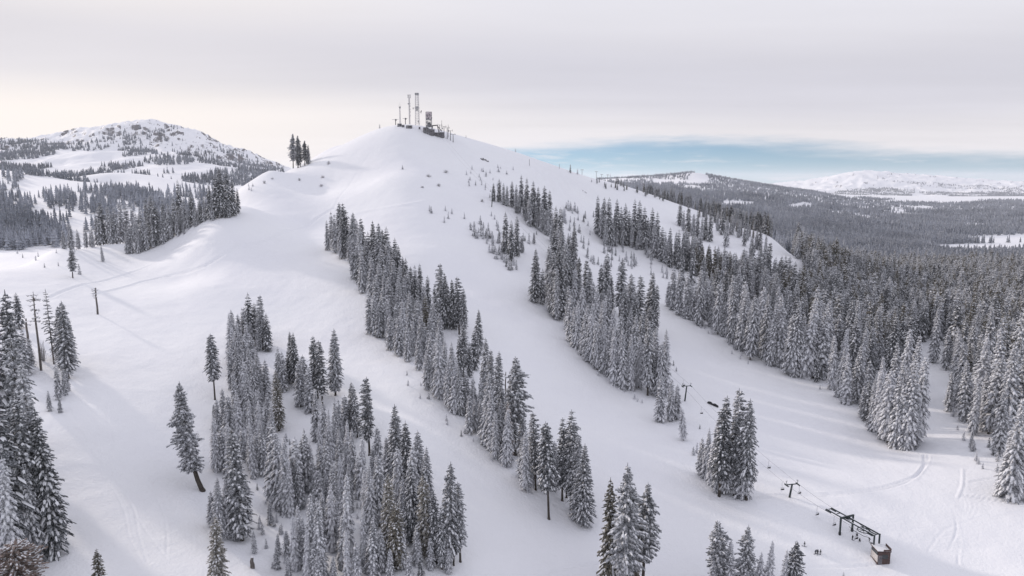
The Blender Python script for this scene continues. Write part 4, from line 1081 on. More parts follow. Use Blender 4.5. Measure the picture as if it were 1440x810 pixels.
UP = dirn.copy()
def tower(tx, ty, bx, by, label, frosted=False, arm=2.3):
    g = ground(bx, by, 1400)
    top = Vector((s_of(tx, ty)*g.y, g.y, k_of(ty)*g.y))
    return g, top
LT = [((1112.5, 679), (1110.3, 699)), ((969, 541), (963, 564)), ((858.6, 436), (857, 459)), ((696.5, 268), (691.5, 291))]
lab = ['lift tower nearest the bottom station, dark pole with crossarm', 'second lift tower uphill, dark pole right of the strip foot',
       'lift tower half hidden among firs of the second strip', 'uppermost lift tower on the open face beside the firs']
tops = []
base_line = Vector((Cg.x, Cg.y, 0))
TG = []
for (tp, bp) in LT:
    g = ground(*bp, 1400); h = (k_of(tp[1])*g.y-g.z)
    TG.append((g, h, tp))
    print('tower', g, h)
def make_tower(g, h, along, label, lean=0.0, matn='steel_dark', group='towers of the lift line', aw=2.4):
    root = empty('lift_tower', g, math.atan2(along.y, along.x), label, 'lift tower', group)
    # local x runs uphill along the cable, y across
    top = Vector((-lean*h, 0, h))
    mb = MB(); mb.tube([(lean*1.5, 0, -1.5), top], [.42, .32], 12); mb.build('pole', M[matn], root, True)
    mb = MB(); mb.bar(top+Vector((0, -aw, .1)), top+Vector((0, aw, .1)), .32, .3); mb.build('crossarm', M[matn], root)
    for s_ in (-1, 1):
        mb = MB(); c = top+Vector((0, s_*aw, -.25))
        mb.bar(c-Vector((1.3, 0, 0)), c+Vector((1.3, 0, 0)), .14, .22)
        for q in (-1.1, -.55, 0, .55, 1.1):
            mb.tube([c+Vector((q, -.1, .2)), c+Vector((q, .1, .2))], .24, 10)
        mb.build('sheave_train', M[matn], root)
        mb = MB(); mb.bar(top+Vector((0, s_*aw*.9, .2)), top+Vector((.2, s_*aw*1.05, 1.5)), .14); mb.bar(top+Vector((.2, s_*aw*1.05, 1.5)), top+Vector((.2, s_*aw*.75, 1.5)), .12)
        mb.build('lifting_frame', M[matn], root)
    mb = MB(); mb.bar((lean*h*-.5+.5, 0, h*.3), top+Vector((.45, 0, -.3)), .08, .3); mb.build('ladder', M[matn], root)
    return root, Matrix.Rotation(math.atan2(along.y, along.x), 3, 'Z') @ top + g
chain = []
prev = mid1
for i, (g, h, tp) in enumerate(TG):
    nxt = TG[i+1][0] if i+1 < len(TG) else ground(628, 192, 1400)
    al = (Vector((nxt.x, nxt.y, 0))-Vector((prev.x, prev.y, 0))).normalized()
    r_, tpw = make_tower(g, h*.97, al, lab[i], lean=.2)
    chain.append((tpw, al)); prev = g
# haul ropes from the gantry over the towers to the summit
su = ground(612, 190, 1400)
last = su+Vector((0, 0, 9)); al = (last-chain[-1][0]); al.z = 0; al.normalize()
AW = 2.4
def across(a): return Vector((a.y, -a.x, 0))
lines = {}
for s_ in (-1, 1):
    pts = [mid1+dirn*2+side*s_*min(AW, wr)+Vector((0, 0, -.95)), mid1+dirn*Lb+side*s_*min(AW, wr)+Vector((0, 0, -.3))]
    for tpw, a in chain: pts.append(tpw+across(a)*s_*AW+Vector((0, 0, .25)))
    pts.append(last+across(al)*s_*AW)
    full = []
    for i in range(len(pts)-1):
        n = 24; sag = 0 if i == 0 else min(5, (pts[i+1]-pts[i]).length*.018)
        for q in range(n):
            t = q/n; p = pts[i].lerp(pts[i+1], t); p = p-Vector((0, 0, 4*sag*t*(1-t))); full.append(p)
    full.append(pts[-1]); lines[s_] = full
    mb = MB(); mb.tube(full, .045, 5)
    o = mb.build('haul_rope', M['steel_grey'])
    lp = proj(*full[40]); other = None
    tag(o, None, 'cable')
    lines[(s_, 'o')] = o
x1 = proj(*lines[1][36])[1]; x2 = proj(*lines[-1][36])[1]
up_, lo_ = (1, -1) if x1 < x2 else (-1, 1)
lines[(up_, 'o')]['label'] = 'thin steel haul rope running uphill from the gantry, the right-hand one'
lines[(lo_, 'o')]['label'] = 'thin steel haul rope running uphill from the gantry, the left-hand one'
def chair_at(px, which, label):
    best = min(lines[which], key=lambda p: abs(proj(*p)[0]-px))
    i = lines[which].index(best); a = lines[which][min(i+1, len(lines[which])-1)]-lines[which][max(i-1, 0)]
    # refine along the segment
    L = lines[which]; 
    for k in range(len(L)-1):
        xa, xb = proj(*L[k])[0], proj(*L[k+1])[0]
        if min(xa, xb) <= px <= max(xa, xb) and abs(xa-xb) > .01:
            best = L[k].lerp(L[k+1], (px-xa)/(xb-xa)); break
    root = empty('lift_chair', best, math.atan2(a.y, a.x), label, 'lift chair', 'chairs hanging on the lift cable')
    o = across(Vector((math.cos(math.atan2(a.y, a.x)), math.sin(math.atan2(a.y, a.x)), 0)))
    mb = MB(); mb.tube([(0, 0, 0), (0, .25, -.3), (0, .3, -1.4), (0, .1, -2.5)], .05, 6)
    mb.tube([(0, -.6, -2.5), (0, .65, -2.5)], .05, 6); mb.build('hanger', M['steel_grey'], root)
    mb = MB()
    for y_ in (-.6, .65): mb.tube([(0, y_, -2.5), (-.28, y_, -3.3), (-.2, y_, -3.45), (.35, y_, -3.42)], .05, 6)
    mb.build('frame', M['steel_grey'], root)
    mb = MB(); mb.box((.08, .02, -3.4), (.5, 1.2, .09)); s1 = mb.build('seat', M['black'], root)
    mb = MB(); mb.box((-.27, .02, -3.0), (.07, 1.2, .45)); mb.build('backrest', M['black'], root)
    mb = MB(); mb.box((.08, .02, -3.33), (.42, 1.1, .06)); mb.build('snow', SN, s1)
for px, wh, lb in ((962, up_, 'lift chair hanging just above the second lift tower'), (987, lo_, 'lift chair just downhill of the second lift tower'),
    (1082, up_, 'lift chair between the lone fir clump and the nearest tower'), (1101, lo_, 'lift chair just left of the nearest lift tower'),
    (1125, up_, 'lift chair just right of the nearest lift tower'), (1150, lo_, 'lift chair approaching the far end of the gantry'),
    (1174, lo_, 'lift chair hanging under the gantry beams near the portal'), (1205, lo_, 'lift chair below the bullwheel')):
    chair_at(px, wh, lb)

# dark covered machine beside the lift line
g0 = ground(994.5, 566.5, 1400); g1 = ground(1010.5, 573.5, 1400); gm = (g0+g1)/2; d = (g1-g0); L = d.length*.95
root = empty('covered_sled', gm, math.atan2(d.y, d.x), 'long low dark object with two humps on the snow beside the lift line', 'equipment')
mb = MB(); sl = d.z/ max(.1, math.hypot(d.x, d.y))
mb.tube([(-L/2, 0, .3-sl*L/2), (-L*.42, 0, .55-sl*L*.42), (0, 0, .5), (L*.42, 0, .55+sl*L*.42), (L/2, 0, .3+sl*L/2)], [.2, .65, .6, .65, .25], 10)
mb.build('body', M['black'], root, True)
for f in (-.26, .2):
    mb = MB(); mb.blob((f*L, 0, .95+sl*f*L), (L*.18, .62, .5), 12, 8, .04); mb.build('hump', M['black'], root, True)
mb = MB(); mb.blob((-.03*L, .1, .98), (L*.07, .35, .16), 8, 6, .1); mb.blob((.3*L, .15, 1.3+sl*.3*L), (L*.05, .3, .12), 8, 6, .1); mb.build('snow', SN, root)

# ------------------------------------------------------------------ people
def person(px, py, face, pose, jacket, label, ski=True, legs='black', z=None):
    g = ground(px, py, 600)
    root = empty('person', g, face, label, 'person', 'skiers around the bottom station')
    # skeleton -> skin modifier (x forward, z up)
    if pose == 'stand': hip, chest, neck, head = (0, 0, .92), (.04, 0, 1.28), (.06, 0, 1.48), (.09, 0, 1.66); kn = .03
    elif pose == 'bend': hip, chest, neck, head = (-.12, 0, .86), (.14, 0, 1.12), (.27, 0, 1.26), (.40, 0, 1.36); kn = .14
    else: hip, chest, neck, head = (-.18, 0, .50), (.0, 0, .86), (.06, 0, 1.05), (.10, 0, 1.22); kn = .28
    v = [hip, chest, neck, head]; r = [.16, .18, .07, .115]; e = [(0, 1), (1, 2), (2, 3)]
    for s_ in (-1, 1):
        n = len(v)
        kz = .48 if pose != 'sit' else .48
        v += [(hip[0], s_*.11, hip[2]-.06), (kn, s_*.13, kz), (-.02 if pose != 'sit' else .22, s_*.14, .10), (.16 if pose != 'sit' else .38, s_*.14, .06)]
        r += [.12, .085, .065, .06]; e += [(0, n), (n, n+1), (n+1, n+2), (n+2, n+3)]
        n = len(v)
        v += [(chest[0], s_*.21, chest[2]+.10), (chest[0]+.04, s_*.29, chest[2]-.16), (chest[0]+.26, s_*.25, chest[2]-.26), (chest[0]+.34, s_*.24, chest[2]-.27)]
        r += [.085, .062, .05, .05]; e += [(1, n), (n, n+1), (n+1, n+2), (n+2, n+3)]
    me = bpy.data.meshes.new('body'); me.from_pydata(v, e, [])
    b_ = link('body', me, root)
    sk = b_.modifiers.new('Skin', 'SKIN')
    for i, sv in enumerate(me.skin_vertices[0].data):
        sv.radius = (r[i], r[i]); sv.use_root = (i == 0)
    ss = b_.modifiers.new('Sub', 'SUBSURF'); ss.levels = 1; ss.render_levels = 1
    me.materials.append(M[legs])
    mb = MB(); c = Vector(chest); h_ = Vector(hip)
    mb.tube([h_+Vector((0, 0, -.08)), h_+Vector((0, 0, .08)), (c+h_)/2, c, c+Vector((.02, 0, .14))], [.20, .205, .20, .225, .13], 12)
    for s_ in (-1, 1):
        sh = Vector((chest[0], s_*.21, chest[2]+.10)); el = Vector((chest[0]+.04, s_*.29, chest[2]-.16)); ha = Vector((chest[0]+.25, s_*.25, chest[2]-.25))
        mb.tube([c+Vector((0, s_*.1, .1)), sh, el, ha], [.12, .105, .08, .068], 8)
    mb.build('jacket', M[jacket], root, True)
    mb = MB(); mb.blob((head[0]-.015, 0, head[2]+.03), (.145, .135, .14), 12, 8, 0); mb.build('helmet', M['black'], root, True)
    mb = MB(); mb.blob((head[0]+.05, 0, head[2]-.03), (.085, .08, .095), 10, 7, 0); mb.blob((head[0]+.135, 0, head[2]-.03), (.022, .018, .025), 6, 4, 0); mb.build('face', M['skin'], root, True)
    if ski:
        for s_ in (-1, 1):
            mb = MB(); mb.bar((-.7, s_*.14, .03), (.75, s_*.14, .03), .09, .03); mb.bar((.75, s_*.14, .03), (.9, s_*.14, .12), .09, .03); mb.build('ski', M['navy'], root)
            mb = MB(); hx = chest[0]+.34; mb.tube([(hx, s_*.27, chest[2]-.2), (hx-.05, s_*.36, .02)], .014, 5); mb.build('ski_pole', M['steel_grey'], root)
person(1131.5, 768.5, 2.6, 'stand', 'black', 'dark-clothed skier standing alone, leftmost of the people on the snow')
person(1146.5, 779, .4, 'bend', 'navy', 'dark-clothed skier bending forward, left one of the pair')
person(1149.6, 779.6, 1.0, 'stand', 'black', 'dark-clothed skier in the middle of the close group')
person(1154, 779.8, 2.8, 'stand', 'black', 'dark-clothed skier standing upright, right end of the close group')
person(1198.5, 759, -1.2, 'stand', 'black', 'dark-clothed person standing under the lift gantry beside the portal')
person(1208.7, 762, .5, 'sit', 'black', 'small dark figure crouching on the snow under the bullwheel', ski=False)
person(1205, 754.5, .5, 'sit', 'black', 'small figure crouching behind the person under the gantry', ski=False)
person(1222.8, 761.5, 2.4, 'bend', 'black', 'dark-clothed person leaning forward beside the lift hut', ski=False)

# ------------------------------------------------------------------ summit installations
def px_m(g): return g.y/F
def lattice(mb, w0, w1, h, n, r=.09, cx=0., cy=0.):
    def corner(z, i):
        w = (w0+(w1-w0)*z/h)/2
        return Vector((cx+(-w if i in (0, 3) else w), cy+(-w if i < 2 else w), z))
    for i in range(4): mb.tube([corner(0, i), corner(h, i)], r*1.6, 5)
    for k in range(n):
        za, zb_ = h*k/n, h*(k+1)/n
        for i in range(4):
            j = (i+1) % 4
            mb.tube([corner(za, i), corner(zb_, j)], r, 4, cap=False); mb.tube([corner(zb_, i), corner(zb_, j)], r, 4, cap=False)
def shed(g, w, d, h, rz, name, label, cat, wm='dark_wall', door=True):
    root = empty(name, g, rz, label, cat)
    mb = MB(); mb.box((0, 0, h/2-.5), (w, d, h+1)); mb.build('wall', M[wm], root)
    mb = MB(); mb.box((0, 0, h+.1), (w+.5, d+.5, .25)); rf = mb.build('roof', M['dark_wall'], root)
    mb = MB(); mb.blob((0, 0, h+.25), (w*.56, d*.58, .4), 14, 7, .06); mb.build('snow', SN, rf, True)
    if door:
        mb = MB(); mb.box((-w*.2, -d/2-.03, 1.05), (1.0, .08, 2.1)); mb.build('door', M['steel_grey'], root)
        mb = MB(); mb.box((w*.22, -d/2-.03, h*.6), (1.2, .08, .9)); mb.build('window', M['glass'], root)
    return root
def sg_(px): return ground(px, 100, 1200)     # crest point in this column
# slim mast with antenna head and flared top
g = sg_(561); u = px_m(g); h = 27*u
root = empty('antenna_mast', g, 0, 'shortest slim antenna mast, left of the two taller masts on the summit', 'antenna mast')
mb = MB(); lattice(mb, 1.5, .8, h*.88, 12, .08); mb.build('lattice', M['steel_frost'], root)
mb = MB(); mb.box((0, 0, h*.88), (2.6, 2.0, .35)); mb.blob((0, 0, h*.85), (1.1, 1.1, 1.3), 9, 6, .05); mb.build('platform', M['steel_grey'], root)
for x in (-1.1, 0, 1.1):
    mb = MB(); mb.tube([(x, 0, h*.88), (x, 0, h*(1.0 if x else 1.12))], .08, 5); mb.build('antenna', M['steel_frost'], root)
shed(ground(562, 177.5, 1200), 5, 4, 2.6, .1, 'equipment_shed', 'low dark equipment shed at the foot of the shortest mast', 'shed')
shed(ground(567, 178.5, 1200), 2.8, 3, 2.0, .1, 'equipment_shed', 'small dark cabinet just right of the shortest mast', 'shed', door=False)
# T-shaped poles on either side of it
for px, hp, wp, lb in ((554.5, 8, 9, 'T-shaped pole with wide crossbar, far left of the summit'), (568.5, 8.5, 7, 'T-shaped pole between the shortest mast and the tall thin mast')):
    g = sg_(px); u = px_m(g); root = empty('antenna_pole', g, 0, lb, 'pole')
    mb = MB(); mb.tube([(0, 0, -1), (0, 0, hp*u)], .45, 8); mb.build('post', M['dark_wall'], root)
    mb = MB(); mb.bar((-wp*u*.55, 0, hp*u*.92), (wp*u*.45, 0, hp*u*.96), .4, .35); mb.build('crossbar', M['steel_grey'], root)
    mb = MB(); mb.blob((.3, 0, hp*u*.86), (1.1, .7, 1.2), 8, 6, .1); mb.build('junction_box', M['dark_wall'], root)
# tall thin mast
g = sg_(574.5); u = px_m(g); h = 40*u
root = empty('antenna_mast', g, 0, 'tall thin antenna mast with forked head, just left of the widest lattice tower', 'antenna mast')
mb = MB(); lattice(mb, 1.25, 1.15, h*.88, 22, .10); mb.build('lattice', M['steel_frost'], root)
mb = MB()
for a in range(6):
    t = a*math.pi/3; c, s_ = math.cos(t)*1.7, math.sin(t)*1.3
    mb.bar((0, 0, h*.9), (c, s_, h*.9), .1); mb.bar((0, 0, h*.97), (c, s_, h*.97), .1)
mb.build('antenna_frame', M['steel_frost'], root)
for a in range(6):
    t = a*math.pi/3; c, s_ = math.cos(t)*1.7, math.sin(t)*1.3
    mb = MB(); mb.box((c, s_, h*.94), (.32, .2, h*.12)); mb.build('panel_antenna', M['steel_grey'], root)
mb = MB(); mb.blob((-1.2, 0, h*.69), (.8, .5, .8), 9, 6, 0); mb.build('dish', M['steel_grey'], root)
mb = MB()
for f in (.30, .42, .5, .62, .70): mb.box((1.15, 0, h*f), (.35, .3, 1.6))
mb.build('side_antennas', M['steel_frost'], root)
shed(ground(575.5, 180, 1200), 6.5, 4, 2.6, -.1, 'equipment_shed', 'low grey shed under the tall thin mast', 'shed')
# broad lattice tower with dishes
g = sg_(585.5); u = px_m(g); h = 43*u
root = empty('lattice_tower', g, 0, 'widest and tallest lattice tower on the summit with dishes on its sides', 'lattice tower')
mb = MB(); lattice(mb, 4.9, 3.6, h, 14, .09); mb.build('lattice', M['steel_frost'], root)
mb = MB()
mb.box((0, 0, h*.54), (5.6, 5.6, .3)); mb.build('platform', M['steel_frost'], root)
mb = MB(); mb.box((0, 0, h*.965), (4.5, 4.5, h*.05)); mb.build('head_cabinet', M['steel_grey'], root)
for x, z, r_ in ((-4.9, .52, 1.3), (4.6, .40, 1.5), (5.3, .44, .8), (1.0, .12, 1.0)):
    mb = MB(); mb.tube([(x-.25, -1.2, h*z), (x, -1.2, h*z), (x+.35, -1.1, h*z)], [r_*.3, r_, r_*1.02], 14); mb.bar((x, -1.2, h*z), (math.copysign(2.1, x), -1.2, h*z), .18)
    mb.build('dish', M['dark_wall'], root)
for f in (.46, .5, .56):
    mb = MB(); mb.box((0, -2.5, h*f), (2.6, .25, h*.035)); mb.build('panel_antenna', M['steel_grey'], root)
mb = MB(); mb.bar((1.9, -2.2, 0), (1.2, -1.9, h*.95), .25, .25); mb.build('ladder', M['steel_grey'], root)
shed(ground(590, 181.5, 1200), 1.8, 1.8, 2.2, 0, 'equipment_shed', 'tiny dark box at the right foot of the widest lattice tower', 'shed', door=False)
# panelled tower on the station building
g = ground(603.3, 188, 1200); u = px_m(g); h = 29*u
root = empty('panelled_tower', g, .15, 'squat tower clad in pale pinkish panels beside the summit station', 'tower')
mb = MB(); lattice(mb, 6.6, 6.8, h, 6, .18); mb.build('lattice', M['steel_grey'], root)
for z0_, z1_, m_ in ((.66, .98, 'pinkish'), (.02, .22, 'dark_wall')):
    for a_ in range(4):
        c, s_ = (1, 0) if a_ % 2 else (0, 1); o_ = 3.1 if a_ < 2 else -3.1
        mb = MB(); mb.box((c*o_, s_*o_, h*(z0_+z1_)/2), (6.1 if s_ else .16, 6.1 if c else .16, h*(z1_-z0_))); mb.build('cladding', M[m_], root)
mb = MB()
for f in (.33, .5, .65): mb.box((0, 0, h*f), (6.6, 6.6, .35))
mb.box((0, .5, h*.42), (3.6, 3.4, h*.22)); mb.build('floors', M['steel_grey'], root)
for x, z in ((-1.6, .80), (.9, .86), (-.4, .7), (2.1, .58), (-2.2, .55), (.2, .46), (3.4, .72), (-2.4, .38), (1.8, .38), (3.8, .3)):
    mb = MB(); mb.tube([(x, -3.75, h*z), (x, -3.3, h*z)], [.75, .45], 10); mb.build('dish', M['dark_wall'], root)
mb = MB(); mb.blob((0, .2, h*.985), (3.2, 3.1, .35), 12, 6, .05); mb.build('snow', SN, root, True)
# summit lift station
def bgd(px, py, w, d, hh_, rz, lb, wm='dark_wall'): return shed(ground(px, py, 1200), w, d, hh_, rz, 'station_building', lb, 'building', wm)
bgd(598.8, 186.5, 6, 6, 5.6, .2, 'dark low building left of the panelled tower on the summit')
bgd(606.0, 189.5, 7, 6, 6.0, -.3, 'dark building below the panelled tower')
bgd(613.5, 190.5, 8, 6, 3.0, -.3, 'long dark station building in the middle of the summit row')
bgd(620.5, 192.5, 6, 6, 5.0, -.3, 'dark square building at the right end of the summit row')
g = ground(612, 188, 1200); u = px_m(g)
root = empty('lift_terminal', g, -.35, 'dark angular steel frame of the summit lift station between the buildings', 'lift station')
for x in (-4.5, 4.5):
    mb = MB(); mb.bar((x*1.2, 0, -1), (x*.7, 0, 9.5), .8); mb.build('leg', M['dark_wall'], root)
mb = MB(); mb.bar((-4.6, 0, 9.5), (3.2, 0, 9.8), .8, 1.2); mb.build('crossbeam', M['dark_wall'], root)
mb = MB(); mb.bar((3.0, 0, 9.5), (9, -1, 2.5), .6); mb.build('brace', M['dark_wall'], root)
mb = MB(); mb.tube([(-5.6, -1.6, 10.2), (-5.6, -.8, 10.2)], [1.5, 1.5], 14); mb.build('bullwheel', M['dark_wall'], root)
# aerial poles and the row of lift poles stepping down the crest
for px, by, ty, lb in ((621.5, 192, 170, 'tall thin whip antenna rising from the summit row'), (630.5, 193, 176, 'thin whip antenna above the lift poles right of the summit')):
    g = ground(px, by, 1200); u = px_m(g); h = (by-ty)*u; root = empty('antenna_pole', g, 0, lb, 'pole')
    mb = MB(); mb.tube([(0, 0, -1), (0, 0, h*.6), (0, 0, h)], [.30, .26, .16], 7); mb.build('post', M['dark_wall'], root)
    mb = MB(); mb.blob((.5, 0, h*.5), (.8, .4, 1.0), 8, 6, 0); mb.bar((-.8, 0, h*.62), (.8, 0, h*.62), .12); mb.build('antenna', M['steel_grey'], root)
import_al = al
for i, (px, by, ty, lb) in enumerate(((624.5, 192.3, 178.5, 'first lift pole right of the summit buildings'), (629, 195.5, 180.5, 'second lift pole right of the summit buildings'),
        (633.5, 197.5, 184.5, 'third lift pole right of the summit buildings'), (637.3, 200, 189.5, 'lowest and rightmost of the summit lift poles'), (618.6, 191, 176.5, 'lift pole rising behind the summit station building'))):
    g = ground(px, by, 1200); make_tower(g, (by-ty)*px_m(g), import_al, lb, 0.0, 'dark_wall', 'lift poles by the summit', 2.6)
def thinpole(px, by, ty, lb, cross=0, m_='steel_grey'):
    g = ground(px, by, 2500); u = px_m(g); h = (by-ty)*u; root = empty('lift_tower' if cross else 'marker_pole', g, .6, lb, 'lift tower' if cross else 'pole', None)
    mb = MB(); mb.tube([(0, 0, -1), (0, 0, h)], [.32, .26], 8); mb.build('pole', M[m_], root)
    if cross:
        mb = MB(); mb.bar((-cross, 0, h), (cross, 0, h), .4, .35); mb.build('crossarm', M[m_], root)
        for s_ in (-1, 1):
            mb = MB(); mb.bar((s_*cross, -1.1, h-.3), (s_*cross, 1.1, h-.3), .3, .4); mb.build('sheave_train', M[m_], root)
thinpole(818.5, 243, 236, 'lift pole on the crest just right of the small skyline fir', 2.2)
thinpole(838.5, 253.5, 241.5, 'lift pole on the crest, left of a close trio', 1.8)
thinpole(846.0, 249.5, 241.5, 'lift pole on the crest, middle of a close trio', 1.8)
thinpole(854.5, 252.5, 243, 'lift pole on the crest, right of a close trio', 1.8)
thinpole(744.5, 233, 224, 'thin bare pole on the wind-carved shoulder right of the summit')
thinpole(786.5, 237, 231, 'thin bare pole on the skyline left of the small skyline fir')
thinpole(655.3, 194, 190.5, 'tiny thin pole on the skyline right of the summit lift poles')

# ------------------------------------------------------------------ air
hz = MB(); zb0 = float(H.min())-1.0; zt0 = float(H[(Y2 < 20000) & (abs(X2/Y2) < .9)].max())+25
hz.box((0, 0, (zb0+zt0)/2), (190000, 84000, zt0-zb0))
m, nt, b = mat('thin_haze'); nt.nodes.remove(b)
vol = N(nt, 'ShaderNodeVolumePrincipled')
vol.inputs['Color'].default_value = (.93, .95, 1.0, 1); vol.inputs['Density'].default_value = HAZE
vol.inputs['Anisotropy'].default_value = .1
nt.links.new(vol.outputs[0], nt.nodes['Material Output'].inputs['Volume'])
if HAZE > 0:
    hzo = hz.build('haze', m); tag(hzo, None, None, kind='stuff')

# ------------------------------------------------------------------ sun, sky, camera
SAZ, SEL = R(-51), R(SUN_EL)          # azimuth measured from the view axis, towards the left
sd = Vector((math.sin(SAZ)*math.cos(SEL), math.cos(SAZ)*math.cos(SEL), math.sin(SEL)))
ld = bpy.data.lights.new('sun', 'SUN'); ld.energy = SUN_E; ld.angle = R(2.4); ld.color = (1.0, .90, .80)
lo = bpy.data.objects.new('sun', ld); COL.objects.link(lo); lo.rotation_euler = (-sd).to_track_quat('-Z', 'Y').to_euler(); lo.location = (0, 0, 500)
w = bpy.data.worlds.new('World'); SC.world = w; w.use_nodes = True
nt = w.node_tree; nt.nodes.clear()
out = N(nt, 'ShaderNodeOutputWorld'); bg = N(nt, 'ShaderNodeBackground'); bg.inputs['Strength'].default_value = .1
nt.links.new(bg.outputs[0], out.inputs[0])
sky = N(nt, 'ShaderNodeTexSky', sky_type='NISHITA'); sky.sun_disc = False
sky.sun_elevation = SEL; sky.sun_rotation = math.atan2(sd.x, sd.y); sky.air_density = 1.0; sky.dust_density = .35; sky.ozone_density = 1.5; sky.altitude = 2000
def mth(op, a, b_=None, c=None, clamp=False):
    n = N(nt, 'ShaderNodeMath', operation=op); n.use_clamp = clamp
    for i, v in enumerate((a, b_, c)):
        if v is None: continue
        if isinstance(v, (int, float)): n.inputs[i].default_value = v
        else: nt.links.new(v, n.inputs[i])
    return n.outputs[0]
tc = N(nt, 'ShaderNodeTexCoord'); sx = N(nt, 'ShaderNodeSeparateXYZ'); nt.links.new(tc.outputs['Generated'], sx.inputs[0])
X, Y, Z = sx.outputs
elev = mth('MULTIPLY', mth('ARCSINE', Z), 57.3)
azi = mth('MULTIPLY', mth('ARCTAN2', X, Y), 57.3)          # degrees right of the view axis
den = mth('ADD', mth('MAXIMUM', Z, 0.0), .045)
cv_ = N(nt, 'ShaderNodeCombineXYZ'); nt.links.new(mth('DIVIDE', X, den), cv_.inputs[0]); nt.links.new(mth('DIVIDE', Y, den), cv_.inputs[1])
def cn(scale, detail, rough, stretch=(1, 1, 1), off=0):
    mp = N(nt, 'ShaderNodeMapping'); mp.inputs['Scale'].default_value = stretch; mp.inputs['Location'].default_value = (off, off*.7, 0)
    nt.links.new(cv_.outputs[0], mp.inputs[0]); n = N(nt, 'ShaderNodeTexNoise'); n.inputs['Scale'].default_value = scale
    n.inputs['Detail'].default_value = detail; n.inputs['Roughness'].default_value = rough; nt.links.new(mp.outputs[0], n.inputs[0]); return n.outputs[0]
def mapr(v, a, b_, c, d, smooth=True):
    n = N(nt, 'ShaderNodeMapRange'); n.interpolation_type = 'SMOOTHSTEP' if smooth else 'LINEAR'
    nt.links.new(v, n.inputs[0]); 
    for i, q in enumerate((a, b_, c, d)): n.inputs[i+1].default_value = q
    return n.outputs[0]
def mixc(f, a, b_):
    n = N(nt, 'ShaderNodeMix', data_type='RGBA'); 
    if isinstance(f, float): n.inputs[0].default_value = f
    else: nt.links.new(f, n.inputs[0])
    for i, v in ((6, a), (7, b_)):
        if isinstance(v, tuple): n.inputs[i].default_value = (*v, 1)
        else: nt.links.new(v, n.inputs[i])
    return n.outputs[2]
n1 = cn(.16, 5, .5, (.45, 1.4, 1)); n2 = cn(.5, 6, .6, (.35, 1, 1), 7.3); n3 = cn(.9, 5, .6, (.3, 1, 1), 3.1)
# bands of the overcast deck by elevation: bright strip low over the horizon, darker belly above it, pale higher up
ev = mth('ADD', elev, mth('MULTIPLY', mth('SUBTRACT', n1, .5), 3.2)); ev = mth('ADD', ev, mapr(azi, -20, 36, 0, 2.6))
band = N(nt, 'ShaderNodeValToRGB'); nt.links.new(mapr(ev, 0, 40, 0, 1, False), band.inputs[0])
cr_ = band.color_ramp; cr_.interpolation = 'B_SPLINE'
for i, (p, c) in enumerate(SKYBANDS):
    if i > 1: cr_.elements.new(p)
    e = cr_.elements[i]; e.position = p; e.color = (*c, 1)
cloud = band.outputs[0]
tone = mth('MULTIPLY_ADD', mth('SUBTRACT', n2, .5), .26, 1.0)
vm = N(nt, 'ShaderNodeVectorMath', operation='SCALE'); nt.links.new(cloud, vm.inputs[0]); nt.links.new(tone, vm.inputs['Scale'])
# warm glow of the veiled sun, left
gl = mth('MULTIPLY', mapr(azi, -62, 6, 0, 1), mapr(azi, -80, -40, 0, 1)) if False else mapr(mth('ABSOLUTE', mth('ADD', azi, 40)), 6, 46, 1, 0)
gl = mth('MULTIPLY', gl, mth('MAXIMUM', mapr(elev, 4.5, 7.5, 1, .25), mapr(elev, 9, 15, .2, .6)))
cloud2 = mixc(mth('MULTIPLY', gl, .95), vm.outputs[0], (1.0, .925, .865))
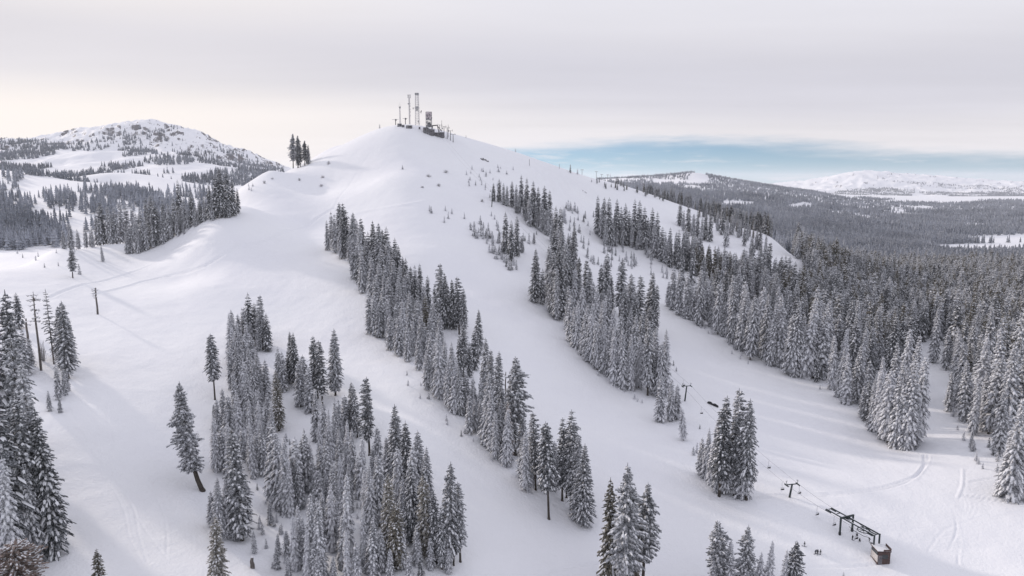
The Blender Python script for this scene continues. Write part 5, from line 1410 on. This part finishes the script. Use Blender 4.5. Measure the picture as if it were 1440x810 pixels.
# clear strip under the deck, ragged along its upper edge
ca = N(nt, 'ShaderNodeCombineXYZ'); nt.links.new(mth('MULTIPLY', azi, .07), ca.inputs[0]); nt.links.new(mth('MULTIPLY', elev, .55), ca.inputs[1])
def an(scale, detail, rough, off):
    mp = N(nt, 'ShaderNodeMapping'); mp.inputs['Location'].default_value = (off, off, off); nt.links.new(ca.outputs[0], mp.inputs[0])
    n = N(nt, 'ShaderNodeTexNoise'); n.inputs['Scale'].default_value = scale; n.inputs['Detail'].default_value = detail; n.inputs['Roughness'].default_value = rough
    nt.links.new(mp.outputs[0], n.inputs[0]); return n.outputs[0]
a1 = an(1.0, 6, .6, 3.3); a2 = an(2.6, 5, .62, 8.1); a3 = an(.7, 4, .5, 1.7)
edge = mth('ADD', elev, mth('MULTIPLY', mth('SUBTRACT', a1, .5), 3.0))
lim = mth('SUBTRACT', edge, mth('MULTIPLY', mapr(azi, -16, 5, .15, 1), mapr(azi, 14, 38, 3.0, 1.5)))
cf = mapr(lim, -.75, .75, 0, 1)
cf = mth('MAXIMUM', cf, mth('MULTIPLY', mapr(a2, .50, .75, 0, 1), .6))
tz = N(nt, 'ShaderNodeVectorMath', operation='ADD'); nt.links.new(tc.outputs['Generated'], tz.inputs[0]); tz.inputs[1].default_value = (0, 0, .045); nt.links.new(tz.outputs[0], sky.inputs['Vector'])
skc = N(nt, 'ShaderNodeVectorMath', operation='SCALE'); nt.links.new(sky.outputs[0], skc.inputs[0]); skc.inputs['Scale'].default_value = NISH
tn = N(nt, 'ShaderNodeVectorMath', operation='MULTIPLY'); nt.links.new(skc.outputs[0], tn.inputs[0]); tn.inputs[1].default_value = NTINT
c10 = N(nt, 'ShaderNodeVectorMath', operation='SCALE'); nt.links.new(cloud2, c10.inputs[0]); c10.inputs['Scale'].default_value = 10.0*CLOUD
nt.links.new(mixc(cf, tn.outputs[0], c10.outputs[0]), bg.inputs[0])

cam = bpy.data.cameras.new('camera'); co = bpy.data.objects.new('camera', cam); COL.objects.link(co)
cam.sensor_width = 36; cam.lens = 36*F/PW; cam.clip_start = .5; cam.clip_end = 200000
co.location = (0, 0, 0); co.rotation_euler = (math.pi/2-TH, 0, 0)
SC.camera = co
SC.view_settings.view_transform = 'Standard'; SC.view_settings.look = 'None'; SC.view_settings.exposure = EXPO; SC.view_settings.gamma = 1
SC.render.engine = 'CYCLES'
cy = SC.cycles
cy.use_denoising = True
try: cy.denoiser = 'OPENIMAGEDENOISE'
except Exception: pass
cy.denoising_prefilter = 'ACCURATE'
cy.max_bounces = 4; cy.diffuse_bounces = 3; cy.glossy_bounces = 1; cy.transmission_bounces = 0; cy.volume_bounces = 1; cy.transparent_max_bounces = 4
cy.use_adaptive_sampling = False
cy.volume_step_rate = 1
